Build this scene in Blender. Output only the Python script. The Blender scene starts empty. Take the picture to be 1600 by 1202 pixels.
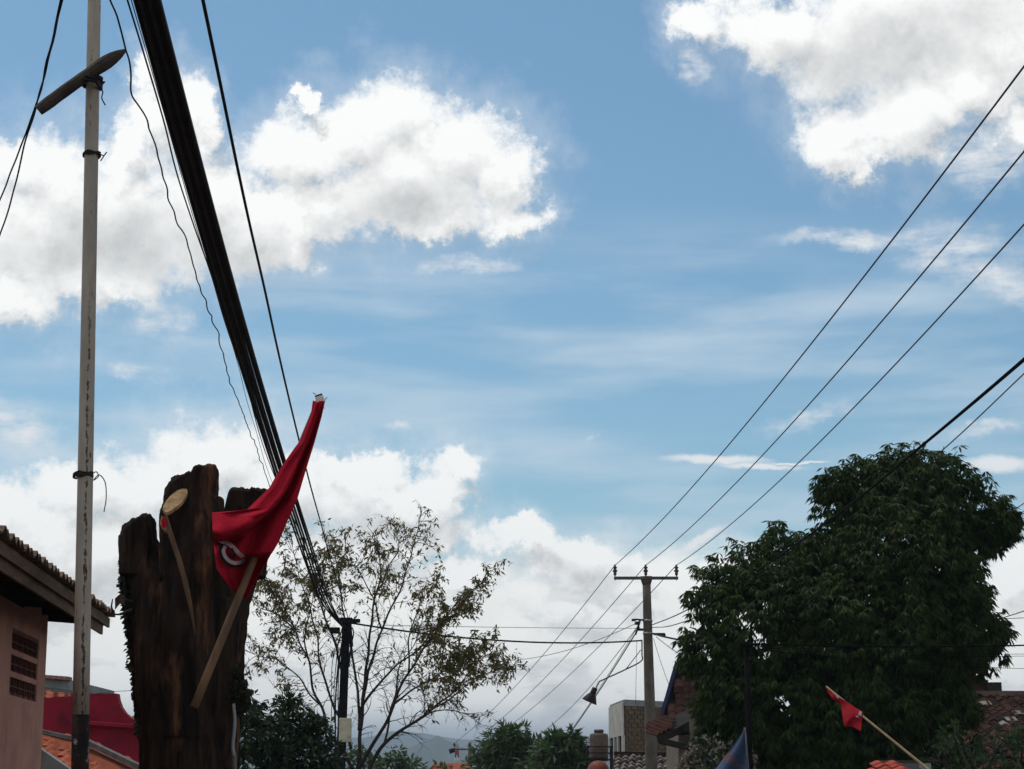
import bpy, bmesh, math, random
from math import sin, cos, tan, atan, atan2, asin, sqrt, pi, radians
from mathutils import Vector, Matrix, noise as mnoise

scene = bpy.context.scene
COL = scene.collection

# ------------------------------------------------------------------ camera
F_PX = 3000.0                      # photo pixels (the photo is 1600 wide)
PITCH = atan(636 / F_PX)
K = F_PX / 1555.6                  # nominal distances below are for a shorter lens
EYE = 1.6
cam_data = bpy.data.cameras.new('camera')
cam_data.lens = F_PX * 36 / 1600
cam_data.sensor_width = 36.0
cam_data.clip_start = 0.05
cam_data.clip_end = 30000
cam = bpy.data.objects.new('camera', cam_data)
COL.objects.link(cam)
cam.location = (0, 0, EYE)
cam.rotation_euler = (pi / 2 + PITCH, 0, 0)
scene.camera = cam

def ray(u, v):
    x = (u - 800) / F_PX
    y = (601 - v) / F_PX
    return Vector((x, cos(PITCH) - y * sin(PITCH), sin(PITCH) + y * cos(PITCH)))

def P(u, v, Y):
    """world point seen at photo pixel (u, v) at distance Y down the street"""
    r = ray(u, v)
    return Vector((0, 0, EYE)) + r * (Y * K / r.y)

def PH(u, v, h):
    r = ray(u, v)
    return Vector((0, 0, EYE)) + r * ((h - EYE) / r.z)

def px(n, u, v, Y):
    """n photo pixels in metres at that point"""
    return n * (Y * K / ray(u, v).y) / F_PX

def PT(u, v, Y, dy=0.0):
    """as P, with dy real metres behind the nominal distance"""
    return P(u, v, Y + dy / K)

def YS(y): return K * 7.8 + (y - 7.8)
def PS(u, v, Y): return P(u, v, YS(Y) / K)

# ------------------------------------------------------------------ light and colour management
SUN_EL, SUN_AZ = 66.0, -50.0      # azimuth measured from the view direction, left is negative
scene.view_settings.view_transform = 'Standard'
scene.view_settings.look = 'None'
scene.view_settings.exposure = 0.0
scene.view_settings.gamma = 1.0
scene.view_settings.use_curve_mapping = False
scene.cycles.max_bounces = 5
scene.cycles.diffuse_bounces = 3
scene.cycles.glossy_bounces = 2
scene.cycles.transparent_max_bounces = 8
sun_data = bpy.data.lights.new('sun', 'SUN')
sun_data.energy = 1.3             # the sun is behind cloud: no shadow edges in the photograph
sun_data.angle = radians(12)
sun_data.color = (1.0, 0.95, 0.87)
sun = bpy.data.objects.new('sun', sun_data)
COL.objects.link(sun)
sun_dir = Vector((sin(radians(SUN_AZ)) * cos(radians(SUN_EL)), cos(radians(SUN_AZ)) * cos(radians(SUN_EL)), sin(radians(SUN_EL))))
sun.rotation_euler = sun_dir.to_track_quat('Z', 'Y').to_euler()
sun.location = sun_dir * 50

# ------------------------------------------------------------------ world: Nishita sky with procedural clouds
world = bpy.data.worlds.new('World')
scene.world = world
world.use_nodes = True
wt = world.node_tree
wt.nodes.clear()

class V:
    """a node socket with arithmetic"""
    def __init__(s, tree, sock): s.t, s.s = tree, sock
    def _m(s, op, *a, clamp=False):
        n = s.t.nodes.new('ShaderNodeMath'); n.operation = op; n.use_clamp = clamp
        for i, x in enumerate((s,) + a):
            if isinstance(x, V): s.t.links.new(x.s, n.inputs[i])
            else: n.inputs[i].default_value = x
        return V(s.t, n.outputs[0])
    def __add__(s, o): return s._m('ADD', o)
    def __radd__(s, o): return s._m('ADD', o)
    def __sub__(s, o): return s._m('SUBTRACT', o)
    def __rsub__(s, o): return (s * -1.0) + o
    def __mul__(s, o): return s._m('MULTIPLY', o)
    def __rmul__(s, o): return s._m('MULTIPLY', o)
    def __truediv__(s, o): return s._m('DIVIDE', o)
    def max(s, o): return s._m('MAXIMUM', o)
    def min(s, o): return s._m('MINIMUM', o)
    def smin(s, o, k): return s._m('SMOOTH_MIN', o, k)
    def pow(s, o): return s._m('POWER', o)
    def clamp(s): return s._m('ADD', 0.0, clamp=True)
    def ss(s, a, b, lo=0.0, hi=1.0):
        n = s.t.nodes.new('ShaderNodeMapRange'); n.interpolation_type = 'SMOOTHSTEP'
        s.t.links.new(s.s, n.inputs[0])
        for i, x in enumerate((a, b, lo, hi)): n.inputs[i + 1].default_value = x
        return V(s.t, n.outputs[0])

def comb(t, x, y, z):
    n = t.nodes.new('ShaderNodeCombineXYZ')
    for i, a in enumerate((x, y, z)):
        if isinstance(a, V): t.links.new(a.s, n.inputs[i])
        else: n.inputs[i].default_value = a
    return V(t, n.outputs[0])

def vop(t, op, a, b=None, scale=None):
    n = t.nodes.new('ShaderNodeVectorMath'); n.operation = op
    for i, x in enumerate((a, b)):
        if x is None: continue
        if isinstance(x, V): t.links.new(x.s, n.inputs[i])
        else: n.inputs[i].default_value = x
    if scale is not None:
        if isinstance(scale, V): t.links.new(scale.s, n.inputs['Scale'])
        else: n.inputs['Scale'].default_value = scale
    return V(t, n.outputs['Value'] if op in ('LENGTH', 'DOT_PRODUCT') else n.outputs['Vector'])

def sep(t, v):
    n = t.nodes.new('ShaderNodeSeparateXYZ'); t.links.new(v.s, n.inputs[0])
    return V(t, n.outputs[0]), V(t, n.outputs[1]), V(t, n.outputs[2])

def wnoise(t, vec, scale, detail=5, rough=0.5, lac=2.0, col=False):
    n = t.nodes.new('ShaderNodeTexNoise')
    t.links.new(vec.s, n.inputs['Vector'])
    n.inputs['Scale'].default_value = scale
    n.inputs['Detail'].default_value = detail
    n.inputs['Roughness'].default_value = rough
    n.inputs['Lacunarity'].default_value = lac
    return V(t, n.outputs['Color' if col else 'Fac'])

def azel(u, v):
    r = ray(u, v).normalized()
    return atan2(r.x, r.y), asin(r.z)

def blob_union(t, p, blobs, k=0.35):
    """smooth union of ellipses (u, v, ru, rv, rot) in azimuth/elevation; 0 at a centre, 1 on the rim"""
    acc = None
    for b in blobs:
        u, v, ru, rv = b[:4]
        rot = radians(b[4]) if len(b) > 4 else 0
        a0, e0 = azel(u, v)
        ax, ex = azel(u + 10, v); ay, ey = azel(u, v - 10)
        sx = sqrt((ax - a0) ** 2 + (ex - e0) ** 2) / 10; sy = sqrt((ay - a0) ** 2 + (ey - e0) ** 2) / 10
        n = t.nodes.new('ShaderNodeMapping'); n.vector_type = 'TEXTURE'
        q = p
        if acc is not None:      # chained through the last result so that few sockets are alive at a time
            m = t.nodes.new('ShaderNodeVectorMath'); m.operation = 'MULTIPLY_ADD'
            t.links.new(acc.s, m.inputs[0]); m.inputs[1].default_value = (1e-7, 1e-7, 0); t.links.new(p.s, m.inputs[2])
            q = V(t, m.outputs[0])
        t.links.new(q.s, n.inputs['Vector'])
        n.inputs['Location'].default_value = (a0, e0, 0)
        n.inputs['Rotation'].default_value = (0, 0, rot)
        n.inputs['Scale'].default_value = (ru * sx, rv * sy, 1)
        l = vop(t, 'LENGTH', V(t, n.outputs[0]))
        acc = l if acc is None else acc.smin(l, k)
    return acc

CUMULUS = [   # photo u, v, radius u, radius v, rotation
    # big left cloud
    (50, 350, 190, 130), (210, 340, 190, 135), (120, 280, 120, 90), (330, 300, 90, 90), (370, 350, 120, 95), (265, 185, 60, 80), (320, 190, 40, 75), (45, 250, 90, 50),
    (30, 460, 100, 55), (150, 430, 160, 60), (430, 390, 60, 50), (215, 125, 30, 45), (215, 230, 50, 60),
    # centre cloud
    (505, 320, 95, 60), (450, 330, 90, 60),
    (470, 240, 105, 72), (560, 205, 95, 78), (635, 180, 85, 85), (715, 235, 100, 85), (640, 290, 160, 90), (775, 280, 65, 80),
    (800, 345, 60, 42), (690, 345, 90, 40), (483, 160, 26, 18), 
    # top right cloud
    (1120, 45, 62, 62), (1230, 50, 120, 75), (1400, 40, 210, 140), (1560, 70, 150, 150), (1330, 190, 82, 75), (1345, 240, 75, 45),
    (1430, 170, 110, 95), (1500, 140, 110, 75), (1600, 190, 60, 50),
    # heads of the low bank
    (900, 885, 130, 42), (800, 855, 95, 30), (1010, 895, 95, 38), (1110, 885, 65, 30), (700, 905, 120, 38), (1590, 905, 70, 50), (930, 965, 160, 26),
    # lower left cumulus
    (45, 810, 130, 75), (160, 760, 130, 60), (90, 880, 200, 90), (300, 870, 240, 60), (335, 712, 125, 84), (235, 750, 110, 66), (440, 765, 150, 66), (590, 768, 130, 62), (690, 740, 50, 50), (600, 835, 170, 40), (480, 860, 160, 60), (680, 790, 60, 36),
    (560, 730, 90, 34), (20, 900, 150, 90), (170, 860, 170, 80), (110, 760, 70, 42), (640, 790, 80, 50),
]
SOFT = [  # thin and torn cloud
    (35, 665, 85, 42, -15), (250, 495, 60, 28), (1095, 112, 36, 26), (230, 575, 55, 16, -10), (1330, 376, 150, 17, 2), (1470, 385, 130, 50, -8), (1560, 435, 110, 32, -20),
    (1250, 650, 90, 16, 15), (1535, 665, 60, 12, 8), (735, 415, 80, 16), (620, 665, 28, 11), (905, 688, 20, 5),
    (1540, 250, 70, 60),
]
STREAK = [  # crisp flat slivers
    (1120, 718, 105, 9, -2), (1190, 728, 80, 6, -3), (1560, 726, 75, 15, -2), (1090, 845, 60, 9, 25), (1250, 722, 60, 3),
]
GREY = [  # where the cloud is thick and its underside shows
    (1520, 10, 130, 85), (1330, 90, 130, 55), (1420, 40, 150, 60), (200, 370, 190, 70), (330, 400, 120, 50), (620, 330, 150, 40),
    (540, 810, 140, 34), (300, 800, 160, 50), (60, 950, 140, 70), (180, 1040, 160, 60), (650, 1060, 300, 40), (900, 1075, 220, 30),
    (850, 985, 200, 22), (1590, 980, 120, 50), (940, 900, 160, 16), (40, 720, 90, 25),
]

def cloud_group():
    g = bpy.data.node_groups.new('cloud_field', 'ShaderNodeTree')
    g.interface.new_socket('Dir', in_out='INPUT', socket_type='NodeSocketVector')
    g.interface.new_socket('Shift', in_out='INPUT', socket_type='NodeSocketVector')
    for o in ('Cumulus', 'Low', 'Soft', 'Streak', 'Grey'):
        g.interface.new_socket(o, in_out='OUTPUT', socket_type='NodeSocketFloat')
    gi = g.nodes.new('NodeGroupInput'); go = g.nodes.new('NodeGroupOutput')
    D = vop(g, 'NORMALIZE', vop(g, 'ADD', V(g, gi.outputs[0]), V(g, gi.outputs[1])))
    x, y, z = sep(g, D)
    az = x._m('ARCTAN2', y)
    el = z._m('ARCSINE')
    # big billows bend the outline, fine curls tear it
    big = wnoise(g, D, 13.5, 2, 0.5, col=True)
    fine = wnoise(g, D, 42.0, 5, 0.66, col=True)
    bx, by, _ = sep(g, big); fx, fy, fz = sep(g, fine)
    wx = az + (bx - 0.5) * 0.052 + (fx - 0.5) * 0.044
    wy = el + (by - 0.5) * 0.036 + (fy - 0.5) * 0.044
    p = comb(g, wx, wy, 0.0)
    cum = blob_union(g, p, CUMULUS, 0.3)
    dens = 1.0 - cum
    # elsewhere in the sky the same kind of cloud goes on, from plain noise
    nz = wnoise(g, vop(g, 'MULTIPLY', D, (1.0, 1.0, 2.0)), 3.6, 3, 0.55)
    inside = (az._m('ABSOLUTE').ss(0.29, 0.36)).max(el.ss(0.43, 0.50))
    elsewhere = (nz - 0.50) * 6.0 - (1.0 - inside) * 6.0
    dens = dens.max(elsewhere)
    det = wnoise(g, D, 58.0, 7, 0.66)
    cumd = dens + (det - 0.5) * 0.95 + (fz - 0.5) * 0.5
    # the low bank of cloud towards the horizon, all the way round
    bank = wnoise(g, vop(g, 'MULTIPLY', D, (1.0, 1.0, 1.7)), 15.0, 7, 0.60)
    bank2 = wnoise(g, vop(g, 'MULTIPLY', D, (1.0, 1.0, 2.0)), 5.0, 2, 0.5)
    top = azel(800, 838)[1] + (bank2 - 0.5) * 0.05
    low = (top - el) * 26.0 + (bank - 0.5) * 2.4
    # torn cirrus
    q = comb(g, az + (fx - 0.5) * 0.055 + (bx - 0.5) * 0.026, el + (fy - 0.5) * 0.024 + (by - 0.5) * 0.016, 0.0)
    soft = 1.0 - blob_union(g, q, SOFT, 0.2)
    stretched = wnoise(g, comb(g, az * 1.0 - el * 0.5, el * 4.0, z * 0.0), 30.0, 7, 0.68)
    soft = soft.ss(-0.25, 0.9) * (stretched + fz * 0.6).ss(0.55, 1.05)
    q2 = comb(g, az + (fx - 0.5) * 0.016, el + (fy - 0.5) * 0.009, 0.0)
    st = 1.0 - blob_union(g, q2, STREAK, 0.2)
    grey = 1.0 - blob_union(g, comb(g, az + (bx - 0.5) * 0.07, el + (by - 0.5) * 0.05, 0.0), GREY, 0.4)
    for i, o in enumerate((cumd, low, soft, st, grey)):
        g.links.new(o.s, go.inputs[i])
    return g

CG = cloud_group()
tc = wt.nodes.new('ShaderNodeTexCoord')
D0 = V(wt, tc.outputs['Generated'])
def field(shift):
    n = wt.nodes.new('ShaderNodeGroup'); n.node_tree = CG
    wt.links.new(D0.s, n.inputs[0]); n.inputs[1].default_value = shift
    return [V(wt, n.outputs[i]) for i in range(5)]
c0, l0, s0, t0, g0 = field((0, 0, 0))
c1, l1, _a, _b, _c = field(tuple(Vector((-0.006, 0.0, 0.015))))
dx, dy, dz = sep(wt, vop(wt, 'NORMALIZE', D0))

def mixc(t, fac, a, b):
    n = t.nodes.new('ShaderNodeMix'); n.data_type = 'RGBA'
    if isinstance(fac, V): t.links.new(fac.s, n.inputs[0])
    else: n.inputs[0].default_value = fac
    for i, x in ((6, a), (7, b)):
        if isinstance(x, V): t.links.new(x.s, n.inputs[i])
        else: n.inputs[i].default_value = tuple(x) + (1,)
    return V(t, n.outputs[2])

sky = wt.nodes.new('ShaderNodeTexSky')
sky.sky_type = 'NISHITA'
sky.sun_disc = False
sky.sun_elevation = radians(SUN_EL)
sky.sun_rotation = radians(SUN_AZ)
sky.altitude = 600
sky.air_density = 1.0
sky.dust_density = 1.5
sky.ozone_density = 1.5
S = 0.12
hsv = wt.nodes.new('ShaderNodeHueSaturation')
hsv.inputs['Saturation'].default_value = 1.08
hsv.inputs['Value'].default_value = 0.92
wt.links.new(sky.outputs[0], hsv.inputs['Color'])
tint = wt.nodes.new('ShaderNodeMix'); tint.data_type = 'RGBA'; tint.blend_type = 'MULTIPLY'
tint.inputs[0].default_value = 1.0
wt.links.new(hsv.outputs[0], tint.inputs[6]); tint.inputs[7].default_value = (0.92, 1.13, 1.06, 1)
skyc = V(wt, tint.outputs[2])
def C(r, g, b): return (r / S, g / S, b / S)
# pale veil of high thin cloud, in long flat streaks
x_, y_, z_ = dx, dy, dz
veil_n = wnoise(wt, comb(wt, x_ * 1.0, y_ * 0.6, z_ * 6.0), 5.2, 6, 0.55)
veil = veil_n.ss(0.40, 0.72) * dz.ss(sin(azel(800, 300)[1]), sin(azel(800, 480)[1])) * 0.7
col = mixc(wt, veil, skyc, C(0.62, 0.74, 0.84))
# low bank
lowa = l0.ss(-0.1, 0.9)
lit = ((l0 - l1) * 0.9 + 0.50).clamp()
bk = wnoise(wt, vop(wt, 'MULTIPLY', D0, (1.0, 1.0, 2.6)), 17.0, 8, 0.6)
lowc = mixc(wt, (lit * 0.5 + bk.ss(0.36, 0.62) * 1.0 - g0.ss(-0.4, 1.0) * 0.16 + 0.30).clamp(), C(0.38, 0.43, 0.46), C(1.12, 1.12, 1.07))
hz = dz.ss(sin(azel(800, 1090)[1]), sin(azel(800, 1165)[1]))
lowc = mixc(wt, hz * 0.8, lowc, C(0.22, 0.31, 0.40))
col = mixc(wt, lowa, col, lowc)
# cirrus and slivers
col = mixc(wt, (s0 * 0.95).clamp(), col, C(0.86, 0.88, 0.90))
col = mixc(wt, t0.ss(-0.1, 0.7) * 0.9, col, C(0.90, 0.92, 0.93))
# cumulus: thin rims let blue through, sunward sides are bright, thick parts grey
ca = c0.ss(-0.14, 0.50).max(c0.ss(-0.75, 0.25) * 0.22)
litc = ((c0 - c1) * 0.75 + 0.62).clamp()
shade = (g0.ss(-0.5, 0.9) * c0.ss(0.1, 0.9) * 0.55)
cc = mixc(wt, (litc - shade + 0.25).clamp(), C(0.47, 0.48, 0.48), C(1.08, 1.08, 1.06))
col = mixc(wt, ca * 0.97, col, cc)
# below the horizon: haze
col = mixc(wt, dz.ss(0.0, -0.03), col, C(0.2, 0.22, 0.22))
bg = wt.nodes.new('ShaderNodeBackground')
bg.inputs['Strength'].default_value = S
wt.links.new(col.s, bg.inputs['Color'])
wo = wt.nodes.new('ShaderNodeOutputWorld')
wt.links.new(bg.outputs[0], wo.inputs['Surface'])
world.cycles.sampling_method = 'MANUAL'
world.cycles.sample_map_resolution = 512

# ------------------------------------------------------------------ helpers
RNG = random.Random(7)

def lin(*c):
    """sRGB 0-255 to linear"""
    return tuple(((x / 255) / 12.92 if x / 255 <= 0.04045 else ((x / 255 + 0.055) / 1.055) ** 2.4) for x in c)

def material(name, a, b=None, c=None, scale=6.0, stretch=(1, 1, 1), rough=0.85, spec=0.25, bump=0.3, bscale=40.0, bstretch=None,
             metal=0.0, thr=(0.35, 0.65), cthr=(0.62, 0.70), cscale=3.0, cstretch=None, trans=0.0, rnd=0.0, dist=0.0):
    """procedural material: two tones mixed by noise, an optional third in patches, noise relief"""
    m = bpy.data.materials.new(name); m.use_nodes = True
    t = m.node_tree; t.nodes.clear()
    out = t.nodes.new('ShaderNodeOutputMaterial')
    pb = t.nodes.new('ShaderNodeBsdfPrincipled')
    tc = t.nodes.new('ShaderNodeTexCoord')
    o = V(t, tc.outputs['Object'])
    if rnd:
        oi = t.nodes.new('ShaderNodeObjectInfo')
        o = vop(t, 'ADD', o, vop(t, 'SCALE', comb(t, V(t, oi.outputs['Random']), 0.3, 0.7), scale=37.0))
    b = b or tuple(x * 0.7 for x in a)
    n = wnoise(t, vop(t, 'MULTIPLY', o, stretch), scale, 6, 0.6)
    n.s.node.inputs['Distortion'].default_value = dist
    col = mixc(t, n.ss(*thr), a, b)
    if c:
        n2 = wnoise(t, vop(t, 'MULTIPLY', vop(t, 'ADD', o, (3.1, 1.7, 5.2)), cstretch or stretch), cscale, 7, 0.65)
        col = mixc(t, n2.ss(*cthr), col, c)
    if rnd:
        r = V(t, oi.outputs['Random']) * (2 * rnd) + (1 - rnd)
        col = vop(t, 'SCALE', col, scale=r)
    t.links.new(col.s, pb.inputs['Base Color'])
    pb.inputs['Roughness'].default_value = rough
    pb.inputs['Metallic'].default_value = metal
    pb.inputs['Specular IOR Level'].default_value = spec
    if bump:
        bn = wnoise(t, vop(t, 'MULTIPLY', o, bstretch or stretch), bscale, 5, 0.6)
        bu = t.nodes.new('ShaderNodeBump'); bu.inputs['Strength'].default_value = bump; bu.inputs['Distance'].default_value = 0.02
        t.links.new(bn.s, bu.inputs['Height']); t.links.new(bu.outputs[0], pb.inputs['Normal'])
    if trans:
        tr = t.nodes.new('ShaderNodeBsdfTranslucent'); t.links.new(col.s, tr.inputs['Color'])
        mx = t.nodes.new('ShaderNodeMixShader'); mx.inputs[0].default_value = trans
        t.links.new(pb.outputs[0], mx.inputs[1]); t.links.new(tr.outputs[0], mx.inputs[2])
        t.links.new(mx.outputs[0], out.inputs[0])
    else:
        t.links.new(pb.outputs[0], out.inputs[0])
    return m

class MB:
    """collects geometry for ONE mesh object"""
    def __init__(s): s.v = []; s.f = []; s.fm = []; s.m = 0; s.smooth = []; s.sm = False
    def face(s, *ix):
        s.f.append(ix); s.fm.append(s.m); s.smooth.append(s.sm)
    def poly(s, pts):
        b = len(s.v); s.v += [tuple(p) for p in pts]; s.face(*range(b, b + len(pts)))
    def tube(s, pts, rad, n=8, caps=True, smooth=True):
        pts = [Vector(p) for p in pts]; m = len(pts)
        if not hasattr(rad, '__len__'): rad = [rad] * m
        b = len(s.v); prev = None
        for i, p in enumerate(pts):
            d = (pts[min(i + 1, m - 1)] - pts[max(i - 1, 0)])
            if d.length < 1e-9: d = Vector((0, 0, 1))
            d.normalize()
            if prev is None:
                a = Vector((0, 0, 1)) if abs(d.z) < 0.9 else Vector((1, 0, 0))
                x = a.cross(d).normalized()
            else:
                x = (prev - d * prev.dot(d))
                x = x.normalized() if x.length > 1e-6 else Vector((1, 0, 0)).cross(d).normalized()
            prev = x; y = d.cross(x)
            for k in range(n):
                a = 2 * pi * k / n
                s.v.append(tuple(p + (x * cos(a) + y * sin(a)) * rad[i]))
        old = s.sm; s.sm = smooth
        for i in range(m - 1):
            for k in range(n):
                k2 = (k + 1) % n
                s.face(b + i * n + k, b + i * n + k2, b + (i + 1) * n + k2, b + (i + 1) * n + k)
        s.sm = False
        if caps and n > 2:
            s.face(*[b + k for k in reversed(range(n))]); s.face(*[b + (m - 1) * n + k for k in range(n)])
        s.sm = old
        return s
    def box(s, c, size, ax=None):
        """box by centre, full sizes and axes (3 unit vectors)"""
        c = Vector(c); ax = ax or (Vector((1, 0, 0)), Vector((0, 1, 0)), Vector((0, 0, 1)))
        b = len(s.v)
        for k in (-.5, .5):
            for j in (-.5, .5):
                for i in (-.5, .5):
                    s.v.append(tuple(c + ax[0] * size[0] * i + ax[1] * size[1] * j + ax[2] * size[2] * k))
        for q in ((0, 2, 3, 1), (4, 5, 7, 6), (0, 1, 5, 4), (2, 6, 7, 3), (0, 4, 6, 2), (1, 3, 7, 5)):
            s.face(*[b + i for i in q])
        return s
    def beam(s, p, q, w, h, up=Vector((0, 0, 1))):
        p = Vector(p); q = Vector(q); d = (q - p); L = d.length; d.normalize()
        x = d.cross(up).normalized(); u = x.cross(d)
        return s.box((p + q) / 2, (w, L, h), (x, d, u))
    def prism(s, pts, off):
        """polygon pts extruded by vector off"""
        pts = [Vector(p) for p in pts]; off = Vector(off); n = len(pts); b = len(s.v)
        s.v += [tuple(p) for p in pts] + [tuple(p + off) for p in pts]
        s.face(*range(b, b + n)); s.face(*reversed(range(b + n, b + 2 * n)))
        for i in range(n):
            j = (i + 1) % n
            s.face(b + i, b + n + i, b + n + j, b + j)
        return s
    def leaf(s, p, d, n, L, W, fold=0.15):
        """one folded leaf: base p, direction d, surface normal n"""
        x = d.cross(n)
        if x.length < 1e-6: return
        x.normalize(); b = len(s.v)
        m = p + d * L * 0.45
        s.v += [tuple(p), tuple(m + x * W * .5 + n * W * fold), tuple(p + d * L - n * L * 0.08), tuple(m - x * W * .5 + n * W * fold)]
        s.face(b, b + 1, b + 2); s.face(b, b + 2, b + 3)
    def build(s, name, mats, parent=None, origin=None, bevel=0.0):
        me = bpy.data.meshes.new(name)
        o = Vector(origin) if origin is not None else Vector((0, 0, 0))
        if origin is None and s.v:
            n = len(s.v); o = Vector((sum(p[0] for p in s.v) / n, sum(p[1] for p in s.v) / n, min(p[2] for p in s.v)))
        me.from_pydata([(p[0] - o.x, p[1] - o.y, p[2] - o.z) for p in s.v], [], s.f)
        if not isinstance(mats, (list, tuple)): mats = [mats]
        for m in mats: me.materials.append(m)
        me.polygons.foreach_set('material_index', s.fm)
        me.polygons.foreach_set('use_smooth', s.smooth)
        me.update()
        ob = bpy.data.objects.new(name, me); COL.objects.link(ob)
        if parent is not None:
            ob.parent = parent; ob.location = o - parent.location
        else: ob.location = o
        if bevel:
            bv = ob.modifiers.new('bevel', 'BEVEL'); bv.width = bevel; bv.segments = 2; bv.limit_method = 'ANGLE'
        return ob

def tag(o, label=None, cat=None, group=None, kind=None):
    if label: o['label'] = label
    if cat: o['category'] = cat
    if group: o['group'] = group
    if kind: o['kind'] = kind
    return o

def thing(name, loc, label, cat, group=None):
    o = bpy.data.objects.new(name, None); COL.objects.link(o)
    o.location = Vector(loc); o.empty_display_size = 0.2
    return tag(o, label, cat, group)

def smooth_path(pts, n=8):
    """Catmull-Rom through points"""
    pts = [Vector(p) for p in pts]
    if len(pts) < 3: 
        return [pts[0].lerp(pts[-1], i / n) for i in range(n + 1)]
    q = [pts[0] * 2 - pts[1]] + pts + [pts[-1] * 2 - pts[-2]]
    out = []
    for i in range(1, len(q) - 2):
        a, b, c, d = q[i - 1], q[i], q[i + 1], q[i + 2]
        for k in range(n):
            t = k / n
            out.append(0.5 * ((2 * b) + (c - a) * t + (2 * a - 5 * b + 4 * c - d) * t * t + (3 * b - a - 3 * c + d) * t ** 3))
    out.append(pts[-1])
    return out

def gz(x, y):
    """ground height: level round the camera, the street falls away ahead"""
    y = y / K
    if y < 20: return 0.0
    if y < 500: return -0.045 * (y - 20)
    return -21.6
def gn(Y): return gz(0, Y * K)

# ------------------------------------------------------------------ materials
M_black = material('black_cable_rubber', (0.009, 0.009, 0.010), (0.014, 0.014, 0.016), rough=0.7, spec=0.15, bump=0.1)
M_cabledust = material('dusty_black_cable', (0.014, 0.013, 0.013), (0.030, 0.028, 0.027), scale=3, stretch=(1, 1, 1), rough=0.6, bump=0.2)
M_wire = material('weathered_wire', (0.035, 0.04, 0.05), (0.06, 0.065, 0.07), rough=0.5, bump=0.0, metal=0.3)
def pole_paint():
    m = material('pole_white_paint', (0.44, 0.36, 0.285), (0.32, 0.255, 0.20), (0.07, 0.038, 0.025), scale=2.2, stretch=(3, 3, 0.7), rough=0.6, bump=0.35,
                 bscale=30, cthr=(0.615, 0.66), cscale=6.5, cstretch=(4, 4, 0.8))
    t = m.node_tree; pb = [n for n in t.nodes if n.type == 'BSDF_PRINCIPLED'][0]
    src = pb.inputs['Base Color'].links[0].from_socket
    g_ = t.nodes.new('ShaderNodeNewGeometry'); tc = t.nodes.new('ShaderNodeTexCoord'); o = V(t, tc.outputs['Object'])
    x, y, z = sep(t, o); n = wnoise(t, vop(t, 'MULTIPLY', o, (5, 5, 1.3)), 4.0, 6, .7)
    fine = wnoise(t, vop(t, 'MULTIPLY', o, (1, 1, 1)), 24.0, 4, .7)
    cx = 0.016 + (n - .5) * .045 - (z - z_half) * z_lean
    band = (x - cx)._m('ABSOLUTE')
    w = (fine - .38) * .05
    mask = (w - band).ss(0.0, 0.004) * z.ss(2.9, 2.2) * (y * -1.0).ss(-.01, .01)
    col = mixc(t, mask * .9, V(t, src), (0.045, 0.022, 0.014))
    t.links.new(col.s, pb.inputs['Base Color'])
    return m
M_poleblack = material('pole_black_paint', (0.010, 0.008, 0.009), (0.026, 0.014, 0.012), (0.20, 0.17, 0.16), scale=9, rough=0.85, spec=.12, cthr=(0.60, 0.64), cscale=12, cstretch=(1.5, 1.5, .9))
M_rope = material('dark_binding_wire', (0.02, 0.018, 0.018), rough=0.8)
M_oldwood = material('weathered_grey_wood', (0.075, 0.055, 0.042), (0.035, 0.026, 0.021), scale=5, stretch=(1, 1, 1), rough=0.9, bump=0.6)
M_bark = material('stump_bark', (0.042, 0.026, 0.018), (0.014, 0.010, 0.008), (0.17, 0.078, 0.040), scale=9, stretch=(1, 1, 0.16), rough=0.95, spec=.1, bump=1.0,
                  bscale=60, bstretch=(1, 1, 0.16), cthr=(0.53, 0.72), cscale=3.4, cstretch=(1.3, 1.3, 0.28), dist=0.8)
M_cut = material('fresh_cut_wood', (0.46, 0.29, 0.13), (0.26, 0.15, 0.07), (0.14, 0.08, 0.04), cthr=(.56, .7), cscale=14, scale=16, rough=0.85, bump=0.35)
M_cutold = material('dark_sawn_wood', (0.05, 0.033, 0.022), (0.022, 0.015, 0.011), scale=12, rough=0.9, bump=0.5)
M_stick = material('bamboo_tan', (0.18, 0.098, 0.047), (0.11, 0.058, 0.028), scale=4, stretch=(3, 3, .6), rough=0.6, bump=0.25)
M_flag = material('red_flag_cloth', (0.50, 0.016, 0.034), (0.37, 0.010, 0.026), scale=5, rough=0.95, spec=.05, bump=0.35, bscale=60, trans=0.10)
M_flag2 = material('small_red_flag_cloth', (0.42, 0.014, 0.024), (0.28, 0.008, 0.016), scale=8, rough=0.9, spec=.1, bump=0.1, trans=0.2)
M_white = material('white_print', (0.60, 0.48, 0.49), (0.46, 0.33, 0.35), scale=12, rough=0.8, bump=0)
M_blackprint = material('black_print', (0.02, 0.008, 0.015), rough=0.8, bump=0)
M_plastic = material('white_plastic_wrap', (0.72, 0.70, 0.64), (0.5, 0.47, 0.4), rough=0.5, bump=0.5)
M_darkleaf = material('dark_vine_leaf', (0.018, 0.03, 0.009), (0.03, 0.02, 0.012), scale=14, rough=0.7, bump=0, trans=0.2)
M_deadleaf = material('dead_brown_leaf', (0.12, 0.07, 0.05), (0.06, 0.035, 0.025), rough=0.8)
M_salmon = material('salmon_plaster', (0.50, 0.235, 0.165), (0.37, 0.175, 0.125), (0.16, 0.08, 0.06), scale=1.7, rough=0.92, bump=0.5, bscale=22, cthr=(0.60, 0.80), cscale=1.8)
M_ventbrick = material('dark_vent_block', (0.17, 0.065, 0.05), (0.10, 0.04, 0.032), scale=9, rough=0.95)
M_void = material('recess_shade_black', (0.006, 0.004, 0.004), rough=1.0, bump=0)  # near-black colour standing in for the shade inside hollows
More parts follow.
